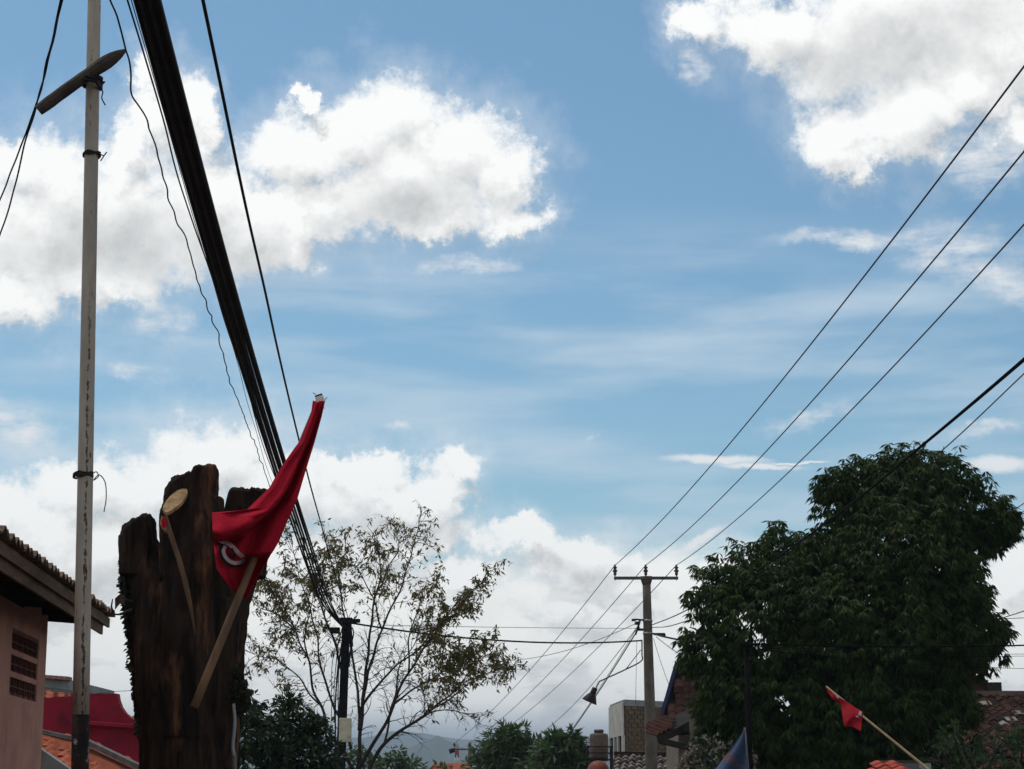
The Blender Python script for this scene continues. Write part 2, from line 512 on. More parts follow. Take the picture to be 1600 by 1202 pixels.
M_fascia = material('brown_fascia_board', (0.17, 0.105, 0.06), (0.09, 0.056, 0.033), scale=3, stretch=(4, .5, 4), rough=0.9, bump=0.4)
M_soot = material('tarred_black', (0.006, 0.006, 0.007), (0.010, 0.009, 0.009), rough=1.0, spec=0.05, bump=0)
M_beam = material('dark_timber', (0.018, 0.014, 0.013), (0.030, 0.022, 0.018), scale=5, rough=0.9)
M_tiledark = material('old_brown_roof_tile', (0.055, 0.023, 0.014), (0.028, 0.014, 0.010), (0.024, 0.024, 0.014), scale=3, rough=0.95, spec=.1, rnd=0.5, cscale=3)
M_tileeave = material('weathered_eave_tile', (0.22, 0.14, 0.09), (0.12, 0.075, 0.05), scale=6, rough=0.9, rnd=0.3)
M_tileorange = material('orange_roof_tile', (0.40, 0.095, 0.038), (0.27, 0.062, 0.026), (0.04, 0.022, 0.016), scale=5, rough=0.9, rnd=0.25, cthr=(0.55, 0.72), cscale=5)
M_tilepale = material('pale_replacement_tile', (0.22, 0.20, 0.17), (0.15, 0.14, 0.12), rough=0.9, rnd=0.2)
M_maroon = material('maroon_painted_plaster', (0.30, 0.010, 0.026), (0.20, 0.008, 0.02), (0.08, 0.008, 0.014), scale=2.5, rough=0.8, bump=0.3, cscale=2, cthr=(0.58, 0.75))
M_greyp = material('grey_plaster', (0.27, 0.28, 0.27), (0.20, 0.20, 0.19), scale=3, rough=0.9)
M_pinkcap = material('pink_clay_cap', (0.40, 0.19, 0.16), (0.30, 0.13, 0.11), scale=6, rough=0.9)
M_darkred = material('shadowed_red_wall', (0.10, 0.012, 0.016), (0.05, 0.008, 0.01), scale=3, rough=0.9)  # darker copy of the maroon, eave shade put into the colour
M_gutter = material('zinc_gutter', (0.16, 0.15, 0.14), (0.10, 0.08, 0.07), rough=0.6, metal=0.3)
M_zinc = material('pale_metal_roof', (0.50, 0.50, 0.48), (0.38, 0.37, 0.35), rough=0.5, scale=2)
M_conc = material('pole_concrete', (0.16, 0.13, 0.095), (0.10, 0.083, 0.062), (0.07, 0.06, 0.05), scale=5, stretch=(1, 1, 0.4), rough=0.92, bump=0.4, cthr=(0.58, 0.75))
M_steel = material('crossarm_steel', (0.13, 0.11, 0.11), (0.07, 0.06, 0.06), rough=0.6, metal=0.4)
M_galv = material('galvanised_band', (0.42, 0.42, 0.42), (0.3, 0.3, 0.3), rough=0.45, metal=0.5)
M_insul = material('brown_glazed_porcelain', (0.030, 0.014, 0.013), (0.02, 0.01, 0.01), rough=0.25, spec=0.6, bump=0)
M_lamp = material('lamp_maroon_enamel', (0.022, 0.010, 0.011), (0.015, 0.008, 0.008), rough=0.6, spec=0.15, bump=0)
M_cream = material('cream_box_paint', (0.62, 0.54, 0.38), (0.50, 0.43, 0.30), (0.2, 0.16, 0.11), rough=0.7, cthr=(.6, .75))
M_polecable = material('black_steel_pole', (0.009, 0.008, 0.010), (0.014, 0.013, 0.014), rough=0.9, spec=.08)
M_twig = material('brown_twig_bark', (0.055, 0.036, 0.026), (0.030, 0.020, 0.016), scale=6, rough=0.9)
M_trunk = material('grey_trunk_bark', (0.07, 0.055, 0.042), (0.035, 0.027, 0.021), scale=7, stretch=(1, 1, .3), rough=0.95, bump=0.8)
M_brick = material('olive_brown_brick_wall', (0.17, 0.115, 0.065), (0.115, 0.078, 0.047), (0.22, 0.16, 0.10), scale=4, rough=0.95, bump=0.5, cscale=4, rnd=0.15)
M_whitewall = material('white_render', (0.54, 0.50, 0.43), (0.40, 0.37, 0.32), (0.25, 0.22, 0.18), scale=2, rough=0.85, cthr=(.60, .78), cscale=1.5)
M_bluebarge = material('blue_painted_board', (0.013, 0.016, 0.05), (0.010, 0.011, 0.03), rough=0.9, spec=.1)
M_tank = material('brown_plastic_tank', (0.135, 0.085, 0.062), (0.10, 0.06, 0.045), (0.055, 0.035, 0.03), rough=0.6, bump=0.1, scale=2)
M_rust = material('rusty_old_tile', (0.085, 0.030, 0.015), (0.05, 0.018, 0.011), (0.03, 0.02, 0.015), scale=5, rough=0.95, rnd=0.3)
M_tan = material('tan_wall', (0.19, 0.155, 0.11), (0.13, 0.105, 0.08), scale=3, rough=0.95)
M_orange = material('orange_enamel_dome', (0.25, 0.06, 0.022), (0.16, 0.04, 0.015), rough=0.6)
M_ground = material('street_earth', (0.11, 0.09, 0.07), (0.08, 0.065, 0.05), (0.05, 0.07, 0.03), scale=0.3, rough=0.95, cscale=0.15)
M_road = material('worn_asphalt', (0.055, 0.054, 0.052), (0.045, 0.044, 0.043), scale=2, rough=0.9)
M_hill = material('forested_slope', (0.035, 0.055, 0.03), (0.06, 0.075, 0.04), scale=0.004, rough=0.95, bump=0)
M_bluecloth = material('blue_grey_flag_cloth', (0.075, 0.115, 0.18), (0.05, 0.075, 0.14), (0.20, 0.085, 0.05), scale=3, rough=0.9, spec=.1, bump=0.1, trans=0.12, cscale=3.5, cthr=(0.56, 0.62), cstretch=(.6, .6, 2))

def leafmat(name, a, b, c=None, trans=0.35, rough=0.45, spec=0.4, scale=1.5):
    return material(name, a, b, c, scale=scale, rough=rough, spec=spec, bump=0, trans=trans, cscale=5, cthr=(0.62, 0.7))
M_mango = leafmat('mango_leaf', (0.026, 0.046, 0.009), (0.042, 0.070, 0.013), (0.10, 0.09, 0.022), trans=0.22, rough=0.6, spec=0.16)
M_sparse = leafmat('sparse_leaf', (0.10, 0.105, 0.03), (0.17, 0.12, 0.04), (0.22, 0.10, 0.04), trans=0.4, spec=.15)
M_bush = leafmat('bush_leaf', (0.02, 0.04, 0.015), (0.035, 0.05, 0.018), (0.07, 0.05, 0.02), trans=0.25)
M_fargreen = leafmat('broad_green_leaf', (0.045, 0.085, 0.028), (0.075, 0.12, 0.035), trans=0.3)
M_palebloom = leafmat('pale_pink_bloom', (0.26, 0.20, 0.17), (0.16, 0.11, 0.09), trans=0.2)

# ================================================================== ground, road, hills
g = MB()
ys = [-40, -10, 0, 20, 20 * K, 60, 80, 130, 200, 500, 500 * K, 2200, 9000]
xs = [-6000, -1500, -300, -60, -10, 10, 60, 300, 1500, 6000]
for y in ys:
    for x in xs: g.v.append((x, y, gz(x, y)))
for j in range(len(ys) - 1):
    for i in range(len(xs) - 1):
        a = j * len(xs) + i; g.face(a, a + 1, a + 1 + len(xs), a + len(xs))
tag(g.build('ground', M_ground, origin=(0, 0, 0)), kind='structure')
r = MB()
cl = lambda y: -1.6 - y * 0.035
for y in (-40, 0, 20 * K, 80, 160): r.v += [(cl(y) - 2.6, y, gz(0, y) + 0.006), (cl(y) + 2.6, y, gz(0, y) + 0.006)]
for i in range(4): r.face(2 * i, 2 * i + 1, 2 * i + 3, 2 * i + 2)
tag(r.build('road', M_road, origin=(0, 0, 0)), kind='structure')

def ridge(profile, Y, depth, seed):
    m = MB(); m.sm = True; rr = random.Random(seed)
    us = list(range(-900, 2500, 12)); n = len(us)
    def v_at(u):
        for (a, va), (b, vb) in zip(profile, profile[1:]):
            if a <= u <= b:
                t = (u - a) / (b - a); t = t * t * (3 - 2 * t); return va + (vb - va) * t
        return profile[0][1] if u < profile[0][0] else profile[-1][1]
    rows = [(-1.0, 0.0), (-0.7, 0.25), (-0.4, 0.55), (-0.18, 0.82), (0, 1.0), (0.3, 0.7), (1.0, 0.0)]
    for dy, f in rows:
        for u in us:
            top = P(u, v_at(u), Y / K)
            nz = mnoise.fractal(Vector((u * 0.02, dy * 2.1, seed)), 0.8, 2, 5)
            z = -22 + (top.z + 22) * f + (nz * 14 if 0 < f < 1 else nz * 4 if f else 0)
            m.v.append((top.x * (Y + dy * depth) / Y, Y + dy * depth, z))
    for j in range(len(rows) - 1):
        for i in range(n - 1):
            a = j * n + i; m.face(a, a + 1, a + 1 + n, a + n)
    tag(m.build('hills', M_hill), kind='structure')
ridge([(-900, 1150), (200, 1160), (480, 1165), (590, 1180), (630, 1172), (660, 1160), (684, 1149), (700, 1158), (730, 1170), (790, 1163), (850, 1176), (960, 1168), (1300, 1150), (2500, 1160)], 3200, 700, 3)
ridge([(-900, 1135), (300, 1150), (560, 1153), (620, 1143), (740, 1156), (800, 1150), (900, 1158), (1000, 1150), (1500, 1140), (2500, 1150)], 5200, 900, 9)

# ================================================================== left pole with its crosspiece
base = P(126, 1202, 6.2); top_p = P(147.5, 0, 6.2)
dirp = (top_p - base)
foot = base - dirp * (base.z / dirp.z); head = base + dirp * 1.12
steel_pole = thing('painted_pole', foot, 'tall rusty white painted pole with black foot, a wooden crosspiece bound near its top', 'pole')
band = P(126.3, 1117, 6.2)
z_lean = -dirp.x / dirp.z; z_half = (head.z - band.z) / 2
M_pole = pole_paint()
m = MB(); m.tube([band.lerp(head, i / 12) for i in range(13)], [0.0515 - 0.0008 * i for i in range(13)], 20); m.build('shaft', M_pole, steel_pole)
m = MB(); m.tube([foot.lerp(band, i / 4) for i in range(5)], 0.0535, 20); m.build('black_base', M_poleblack, steel_pole)
def lash(u, v, turns, r, width, parent, rope=0.006):
    c = P(u, v, 6.2); m = MB(); pts = []
    for i in range(turns * 14 + 1):
        a = 2 * pi * i / 14
        pts.append(c + Vector((cos(a) * r, sin(a) * r, width * (i / (turns * 14) - 0.5) + 0.006 * sin(i * 1.7))))
    m.tube(pts, rope, 5)
    return m, c
m, c = lash(143.5, 242, 3, 0.056, 0.02, steel_pole)
k = c + Vector((0.055, -0.02, 0))
m.tube(smooth_path([k, k + Vector((.03, -.01, -.015)), k + Vector((.045, 0, .012)), k + Vector((.02, .0, -.03)), k + Vector((.008, 0, -.05))], 4), 0.004, 5)
m.build('wire_tie', M_rope, steel_pole)
m, c = lash(130, 743, 3, 0.060, 0.03, steel_pole, 0.007)
k = c + Vector((0.055, -0.02, 0))
m.tube(smooth_path([k, k + Vector((.03, 0, .02)), k + Vector((.045, 0, -.01)), k + Vector((.015, 0, -.035)), k + Vector((.05, 0, .0)), k + Vector((.09, 0, -.05)), k + Vector((.10, 0, -.15)), k + Vector((.09, 0, -.235))], 6), 0.0035, 5)
m.build('wire_tie', M_rope, steel_pole)
# crosspiece: a split stake, blunt on the left, pointed on the right
a = P(60, 173, 6.13); b = P(197, 78, 6.13); d = (b - a).normalized()
m = MB(); n_ = 14; pts = []; rad = []
L = (b - a).length
for i in range(n_ + 1):
    t = i / n_
    bend = sin(t * pi) * 0.012
    pts.append(a.lerp(b, t) + Vector((0, 0, bend)))
    w = 0.041 if t < 0.62 else 0.041 + 0.012 * sin((t - .62) / .38 * pi) - 0.032 * ((t - .62) / .38) ** 2.2
    rad.append(w * (0.97 + 0.06 * RNG.random()))
rad[0] = 0.036
m.tube(pts, rad, 9, smooth=False)
cp = tag(m.build('wooden_crosspiece', M_oldwood), 'weathered wooden stake lashed across the top of the painted pole, pointed at its right end', 'wooden stake')
m = MB(); c = P(145, 131, 6.2)
for k_ in range(5):
    pts = []
    for i in range(15):
        a_ = 2 * pi * i / 14
        pts.append(c + Vector((cos(a_) * 0.058, sin(a_) * 0.058 - (0.11 if sin(a_) < -0.2 and k_ > 2 else 0), 0.028 - 0.014 * k_ + 0.012 * cos(a_ + k_))))
    m.tube(pts, 0.009, 6)
k = c + Vector((.05, -.03, -.01))
m.tube(smooth_path([k, k + Vector((.035, 0, .012)), k + Vector((.01, 0, -.02)), k + Vector((.025, 0, -.06)), k + Vector((.02, 0, -.10)), k + Vector((.045, 0, -.15))], 6), 0.0045, 5)
m.build('rope_binding', M_rope, cp)

# ================================================================== cables
def cable(name, label, pts, r, mat=None, group=None, n=6, wob=0.0, cat='cable', seed=1, steps=10):
    path = smooth_path(pts, steps)
    if wob:
        rr = random.Random(seed); L = 0; out = []
        for i, p in enumerate(path):
            if i: L += (p - path[i - 1]).length
            out.append(p + Vector((mnoise.noise(Vector((L * 2.3, seed, 0))), 0, mnoise.noise(Vector((L * 2.3, seed, 7))))) * wob)
        path = out
    m = MB(); m.tube(path, r, n)
    return tag(m.build(name, mat or M_black), label, cat, group)

CP = P(541, 972, 26)               # where the cables meet their pole
def strand(lst, h0=5.9, h1=None):
    """points given as photo positions along the span; height falls gently and rises again at the pole"""
    out = []
    n = len(lst)
    for i, (u, v) in enumerate(lst):
        t = (v - 0) / 972.0
        t = max(-0.2, min(1, t))
        Yd = 1.0 / ((1 - t) / 5.0 + t / 26.0)
        out.append(P(u, v, Yd))
    return out
EX = lambda p0, p1, k=1.0: (p0[0] + (p0[0] - p1[0]) * k, p0[1] + (p0[1] - p1[1]) * k)
def ext(l): return [EX(l[0], l[1], 1.2)] + l
KL, KR = (27.49, 8.85, 275.46, 206.6), (23.28, 12.67, 250.47, 252.5)
def edge_(v, k): return ((k[0] * v / 1000 + k[1]) * v / 1000 + k[2]) * v / 1000 + k[3]
B = []
for fr in (.12, .27, .44, .59, .77, .90):
    l_ = []
    for v in range(-80, 941, 102):
        x0, x1 = edge_(v, KL), edge_(v, KR); l_.append((x0 + (x1 - x0) * fr, v))
    l_ += [(509, 970), (523, 1006), (538, 1060)] if fr == .12 else [(540, 985)]
    B.append(l_)
WHICH = ['left edge', 'second from the left', 'third from the left', 'third from the right', 'second from the right', 'right edge']
for i, l in enumerate(B):
    cable('overhead_cable', 'thick black overhead cable, %s of the heavy bundle of six' % WHICH[i], strand(l), (0.0155, 0.0175, 0.0175, 0.0172, 0.0178, 0.0155)[i],
          (M_black, M_cabledust)[i % 2], 'heavy black cables strung as one bundle overhead', 10)
cable('overhead_cable', 'single black cable hanging a little right of the heavy bundle', strand(ext([(317, 0), (343, 125), (368.5, 250), (390, 350), (413, 450), (434.7, 550), (458, 650), (484, 755), (502, 820), (512.5, 860), (530, 920), (544, 966)])), 0.0105, n=8)
cable('overhead_wire', 'thin kinked black wire left of the heavy cable bundle, ending behind the stump',
      strand(ext([(176, 0), (195, 72), (211, 150), (228, 192), (242, 225), (264, 310), (292, 380), (312, 450), (335, 505), (358, 590), (383, 655), (412, 732), (446, 835), (478, 900), (530, 962)])), 0.0055, n=6, wob=0.035, cat='wire', seed=4, steps=14)
cable('overhead_wire', 'thin straight black wire close along the left side of the heavy cable bundle',
      strand(ext([(199, 0), (226, 88), (256, 190), (276, 270), (302, 350), (330, 430), (352, 505), (384, 600), (440, 770), (535, 966)])), 0.0055, n=6, cat='wire')
cable('overhead_wire', 'very thin wire beside the lower left side of the heavy bundle',
      strand([(205, 0), (260, 190), (305, 350), (345, 480), (372, 570), (396, 660), (446, 800), (536, 966)]), 0.003, n=5, cat='wire')
# two guy wires at the left edge, twisted together above
gy = lambda l: [P(u, v, Yd) for u, v, Yd in l]
cable('guy_wire', 'black wire at the upper left corner, the left one of the two below their twist', gy([(112, -70, 5.2), (95, 0, 5.5), (66, 130, 6.1), (40, 210, 6.5), (0, 312, 7.1), (-40, 420, 7.7)]), 0.006, cat='wire', wob=0.01, seed=8)
cable('guy_wire', 'black wire at the upper left corner, the right one of the two below their twist', gy([(113, -70, 5.21), (96.5, 0, 5.51), (67, 130, 6.11), (42, 213, 6.51), (22, 295, 6.9), (0, 372, 7.2), (-30, 480, 7.7)]), 0.006, cat='wire', wob=0.012, seed=9)

# ================================================================== stump
def tree_blob(chains, voxel, name, mat, disp):
    m = MB()
    for pts, rad, n in chains: m.tube(pts, rad, n)
    o = m.build('tmp', mat, origin=(0, 0, 0))
    rm = o.modifiers.new('r', 'REMESH'); rm.mode = 'VOXEL'; rm.voxel_size = voxel
    dg = bpy.context.evaluated_depsgraph_get(); dg.update()
    me = bpy.data.meshes.new_from_object(o.evaluated_get(dg))
    nrm = [v.normal.copy() for v in me.vertices]
    for v, nn in zip(me.vertices, nrm): v.co += nn * disp(v.co)
    for p in me.polygons: p.use_smooth = True
    me.name = name
    bpy.data.objects.remove(o)
    if not me.materials: me.materials.append(mat)
    return me

SY = 8.0
def sp(u, v, dy=0.0): return PS(u, v, SY + dy)
def R(n, v): return px(n, 800, v, YS(SY) / K)
chains = []
def limb(l, sides=14):
    chains.append(([sp(u, v, dy) for u, v, dy, w in l], [R(w, v) for u, v, dy, w in l], sides))
limb([(296, 1330, 0, 88), (295, 1202, 0, 74), (294, 1100, 0, 70), (296, 1000, .03, 74), (300, 920, .05, 70)], 18)   # body
limb([(262, 1260, -.1, 42), (262, 1100, -.12, 44), (250, 1000, -.08, 42), (240, 920, -.05, 36), (222, 870, -.02, 27), (219, 842, 0, 24)])  # left stem
limb([(240, 1120, .1, 24), (226, 1000, .1, 25), (222, 900, .1, 27)])
limb([(290, 1150, -.15, 48), (296, 1000, -.2, 48), (302, 900, -.2, 45), (306, 820, -.18, 39), (312, 775, -.15, 33)])                     # middle stem
limb([(275, 900, -.25, 24), (270, 840, -.27, 20), (273, 800, -.26, 20), (276, 783, -.22, 19)])                                            # cut branch with the pale face
limb([(350, 1202, .1, 22), (350, 1050, .1, 30), (360, 940, .1, 32), (378, 860, .12, 34), (386, 800, .12, 33)])           # right stem
limb([(366, 900, .02, 16), (370, 830, 0, 16), (374, 790, 0, 16)])
limb([(345, 1202, -.1, 24), (340, 1100, -.12, 30), (338, 1000, -.12, 34), (345, 940, -.08, 34)])                      # right flank
# slanting saw cuts: wedge-shaped tops
def wedge(pts, y0, y1):
    q = [PS(u, v, y0) for u, v in pts]; r_ = [PS(u, v, y1) for u, v in pts]
    return q, r_
stump_root = thing('tree_stump', (PS(295, 1100, SY).x, YS(SY), 0), 'massive dark pollarded tree trunk with sawn off limbs, a red flag stuck against it', 'tree stump')
def disp(c):
    a = mnoise.fractal(Vector((c.x * 9, c.y * 9, c.z * 1.6)), 0.9, 2.1, 4)
    b_ = mnoise.noise(Vector((c.x * 3.1, c.y * 3.1, c.z * 1.1)))
    r_ = 1 - abs(mnoise.noise(Vector((c.x * 17, c.y * 17, c.z * 2.2 + 5))))
    r2 = 1 - abs(mnoise.noise(Vector((c.x * 38, c.y * 38, c.z * 3.4 + 2))))
    return a * 0.020 + b_ * 0.020 + (r_ - 0.7) * 0.034 + (r2 - .7) * 0.022
m = MB()
for pts, rad, n in chains: m.tube(pts, rad, n)
# the wedges
for pts, y0, y1 in [
        ([(194, 900), (192, 842), (200, 828), (214, 814), (230, 806), (238, 809), (240, 840), (243, 905)], SY - .20, SY + .15),
        ([(268, 830), (264, 790), (266, 768), (280, 753), (303, 744), (307, 748), (313, 738), (334, 733), (342, 737), (342, 752), (334, 800), (333, 850)], SY - .33, SY + .05),
        ([(348, 900), (354, 790), (360, 764), (380, 761), (383, 765), (400, 762), (414, 765), (420, 800), (408, 900)], SY - .05, SY + .28)]:
    cc_ = PS(sum(p[0] for p in pts) / len(pts), 850, (y0 + y1) / 2)
    rows = []; N = len(pts)
    for yy, s_ in ((y0, .80), (y0 * .8 + y1 * .2, 1.0), (y0 * .2 + y1 * .8, 1.0), (y1, .75)):
        rows.append([])
        for u, v in pts:
            p = PS(u, v, SY); q = Vector((cc_.x + (p.x - cc_.x) * s_, YS(yy), p.z - (1 - s_) * 0.10 * (1 if v < 870 else 0)))
            rows[-1].append(len(m.v)); m.v.append(tuple(q))
    for a_, b_ in zip(rows, rows[1:]):
        for i in range(N): m.face(a_[i], b_[i], b_[(i + 1) % N], a_[(i + 1) % N])
    m.face(*reversed(rows[0])); m.face(*rows[-1])
o = m.build('tmp', M_bark, origin=(0, 0, 0))
bm_ = bmesh.new(); bm_.from_mesh(o.data); bmesh.ops.recalc_face_normals(bm_, faces=bm_.faces); bm_.to_mesh(o.data); bm_.free()
rm = o.modifiers.new('r', 'REMESH'); rm.mode = 'VOXEL'; rm.voxel_size = 0.0125
dg = bpy.context.evaluated_depsgraph_get(); dg.update()
me = bpy.data.meshes.new_from_object(o.evaluated_get(dg))
nrm = [v.normal.copy() for v in me.vertices]
for v, nn in zip(me.vertices, nrm):
    v.co += nn * disp(v.co); v.co -= stump_root.location
for p in me.polygons: p.use_smooth = True
bpy.data.objects.remove(o)
me.materials.clear(); me.materials.append(M_bark)
trunk = bpy.data.objects.new('trunk', me); COL.objects.link(trunk); trunk.parent = stump_root
# the pale freshly cut face
def facet(name, outline, cy, mat, tilt, label=None, thick=0.012, off=0.0):
    """a sawn face: outline in photo positions laid on a plane tilted back by tilt metres per pixel"""
    m = MB(); pts = []
    c0_ = sum(p[1] for p in outline) / len(outline)
    for u, v in outline: pts.append(PS(u, v, cy + (c0_ - v) * tilt))
    n = (pts[len(pts) // 3] - pts[0]).cross(pts[2 * len(pts) // 3] - pts[0]).normalized()
    if n.y > 0: n = -n
    m.prism([p + n * off for p in pts], -n * thick)
    ob = m.build(name, mat, stump_root)
    if label: ob['label'] = label
    return ob
facet('cut_face', [(254, 797), (255, 791), (260, 782), (267, 774), (276, 767), (285, 763.5), (292, 764), (293, 768), (290, 776), (284, 785), (276, 792), (267, 798), (260, 801)], SY - .47, M_cut, 0.006, 'pale freshly sawn face of the cut limb', thick=.03)
facet('wood_scar', [(250, 818), (252, 805), (258, 812), (262, 824), (260, 830), (253, 826)], SY - .44, M_cut, 0.001, thick=.1)
# vines down the left flank and the leafy burr on the right
m = MB(); rr = random.Random(5)
for i in range(700):
    v = rr.uniform(870, 1150); edge = {0: 195}.get(0)
    e = 192 + max(0, (v - 900)) * 0.115 if v > 900 else 193 + max(0, 870 - v) * .02
    p = PS(e + rr.gauss(0, 2.4), v, SY + rr.uniform(-.12, .1))
    if v > 980 and rr.random() < .45: continue
    d = Vector((rr.gauss(-.3, .6), rr.gauss(-.2, .5), rr.gauss(-.6, .5))).normalized()
    m.leaf(p, d, Vector((rr.gauss(0, 1), -1, rr.gauss(0, 1))).normalized(), rr.uniform(.03, .06), rr.uniform(.02, .04))
for i in range(26): # hanging strands
    pass
m.tube(smooth_path([PS(197, 870, SY - .1), PS(194, 905, SY - .12), PS(196, 945, SY - .12), PS(199, 990, SY - .12)], 6), 0.008, 5)
tag(m.build('vine_leaves', M_darkleaf, stump_root), kind='stuff')
m = MB()
for i in range(1500):
    a_ = rr.uniform(0, 2 * pi); q = rr.random() ** .5
    u = 374 + cos(a_) * 17 * q + rr.gauss(0, 1.5); v = 1076 + sin(a_) * 40 * q
    if u > 370 + (v - 1030) * .38: continue
    p = PS(u, v, SY + rr.uniform(-.25, .2))
    d = Vector((rr.gauss(.3, .6), rr.gauss(-.4, .5), rr.gauss(-.5, .6))).normalized()
    m.leaf(p, d, Vector((rr.gauss(0, 1), -1, rr.gauss(0, 1))).normalized(), rr.uniform(.02, .05), rr.uniform(.015, .03))
tag(m.build('leafy_burr', M_darkleaf, stump_root), kind='stuff')
# broken twig with dead leaf on the left
m = MB(); m.sm = False
m.tube(smooth_path([PS(212, 952, SY - .1), PS(200, 955, SY - .2), PS(188, 960, SY - .25), PS(178, 960, SY - .27)], 5), [.014] * 6 + [.011] * 5 + [.007] * 5, 7)
m.tube(smooth_path([PS(206, 940, SY - .15), PS(196, 938, SY - .2), PS(187, 932, SY - .25)], 5), .012, 6)
m.tube([PS(178, 960, SY - .27), PS(174, 948, SY - .27), PS(176, 936, SY - .27)], [.009, .008, .004], 6)
m.build('broken_twig', M_oldwood, stump_root)
m = MB()
m.leaf(PS(190, 926, SY - .27), Vector((-.35, 0, -1)).normalized(), Vector((.2, -1, .1)).normalized(), .14, .06, .3)
m.leaf(PS(192, 928, SY - .26), Vector((.2, -.3, -1)).normalized(), Vector((-.4, -1, .1)).normalized(), .10, .05, .3)
m.build('dead_leaf', M_deadleaf, stump_root)
# stripped wooden batten against the trunk
m = MB(); a = PS(259, 806, SY - .62); b = PS(305, 990, SY - .50)
q = smooth_path([PS(257, 806, SY - .58), PS(270, 846, SY - .56), PS(284, 890, SY - .55), (PS(297, 945, SY - .53)), PS(305, 992, SY - .50)], 6)
m.sm = False
m.tube(q, [R(4.2, 850) + 0.0 * i if i < 17 else R(4.2, 850) * max(.12, 1 - (i - 16) / 8.5) for i in range(len(q))], 5, smooth=False)
tag(m.build('wooden_batten', M_stick), 'thin tan wooden batten leaning on the stump below the pale cut face', 'wooden batten')
m = MB(); m.poly([PS(252, 812, SY - .63), PS(259, 808, SY - .62), PS(261, 819, SY - .61), PS(256, 827, SY - .62), PS(252, 823, SY - .63)])
sh = tag(m.build('red_cloth_scrap', M_flag), 'tiny scrap of red cloth on the stump beside the pale cut face', 'cloth scrap')
sd = sh.modifiers.new('s', 'SOLIDIFY'); sd.thickness = 0.006
# pale strap down the right flank
m = MB(); m.tube(smooth_path([PS(365, 1100, SY - .25), PS(367, 1130, SY - .27), PS(364, 1165, SY - .27), PS(366, 1182, SY - .27)], 6), 0.013, 8)
st_ = tag(m.build('pale_pipe', M_greyp), 'thin pale grey pipe running down the right flank of the stump', 'pipe')
m = MB(); m.tube([PS(366, 1181, SY - .27), PS(369, 1250, SY - .27), PS(369, 1500, SY - .27)], 0.016, 8); m.build('lower_length', M_gutter, st_)

# ================================================================== big red flag on its stick
flag = thing('party_flag', PS(302, 1105, 7.42), 'large limp red flag with a white curl emblem, its stick propped against the stump', 'flag')
sa, sb = PS(303, 1106, 7.02), PS(499, 622, 7.62)
m = MB(); m.tube([sa.lerp(sb, i / 10) for i in range(11)], [0.033 - 0.0013 * i for i in range(11)], 10); m.build('stick', M_stick, flag)
def interp(tab, s_):
    for (a, *pa), (b, *pb_) in zip(tab, tab[1:]):
        if s_ <= b:
            t = (s_ - a) / (b - a); t = t * t * (3 - 2 * t) * .35 + t * .65
            return [x + (y - x) * t for x, y in zip(pa, pb_)]
    return tab[-1][1:]
LT = [(0, 489, 626), (.08, 485, 645), (.2, 468, 688), (.35, 436, 735), (.45, 421, 762), (.55, 385, 797), (.62, 331, 801), (.74, 333, 845), (.86, 338, 888), (.93, 352, 908), (1, 372, 932)]
RT = [(0, 508, 627), (.08, 503, 650), (.2, 492, 690), (.35, 478, 735), (.45, 470, 762), (.55, 464, 782), (.62, 452, 808), (.74, 436, 846), (.86, 412, 885), (.93, 399, 908), (1, 386, 934)]
CR = smooth_path([Vector(q) for q in ((322, 845, 0), (350, 836, 0), (382, 823, 0), (412, 803, 0), (440, 772, 0), (466, 718, 0), (486, 664, 0), (496, 632, 0))], 5)
def crease(u, v):
    p = Vector((u, v, 0)); best = (1e9, 0, 0)
    for i in range(len(CR) - 1):
        a_, b_ = CR[i], CR[i + 1]; e = b_ - a_; t = max(0, min(1, (p - a_).dot(e) / e.dot(e))); q = p - (a_ + e * t); dd = q.length
        if dd < best[0]:
            sg = 1 if (e.x * (p.y - a_.y) - e.y * (p.x - a_.x)) > 0 else -1
            best = (dd, sg, (i + t) / len(CR))
    return best[0] * best[1], best[2]
def flag_depth(s_, w):
    l = interp(LT, s_); r_ = interp(RT, s_); u = l[0] + (r_[0] - l[0]) * w; v = l[1] + (r_[1] - l[1]) * w
    q, t = crease(u, v); A = .40 * (1 - t) + .05
    sc = 9 * (1 - t) + 2.0
    sig = 1 / (1 + math.exp(-max(-30, min(30, q / (sc * .42)))))
    y = 7.02 + .10 * (v - 640) / 228 - A * (1 - sig) * math.exp(min(0, q + sc) / (30 * (1 - t) + 6))
    y += .20 * max(0, 1 - t / .55) * math.exp(-((q - 7) / 9) ** 2)
    # a second, shallower fold running down to the stick
    g2 = (w - (.80 - .25 * s_)) / .10
    y += (.085 * min(1, s_ * 3) * math.exp(-g2 * g2)) * (1 if s_ < .8 else max(0, 1 - (s_ - .8) * 8))
    y += 0.022 * sin(w * 17 + s_ * 6 + sin(s_ * 7)) * min(1, s_ * 2.5 + .25) + 0.010 * mnoise.noise(Vector((s_ * 11, w * 6, 1)))
    st_u = 303 + 196 * (1106 - v) / 484          # the stick lies in front of the cloth below its exit point
    z_ = max(0, min(1, (v - 862) / 16)); z_ = z_ * z_ * (3 - 2 * z_)
    y += .36 * z_ * math.exp(-((u - st_u) / 24) ** 2)
    return y
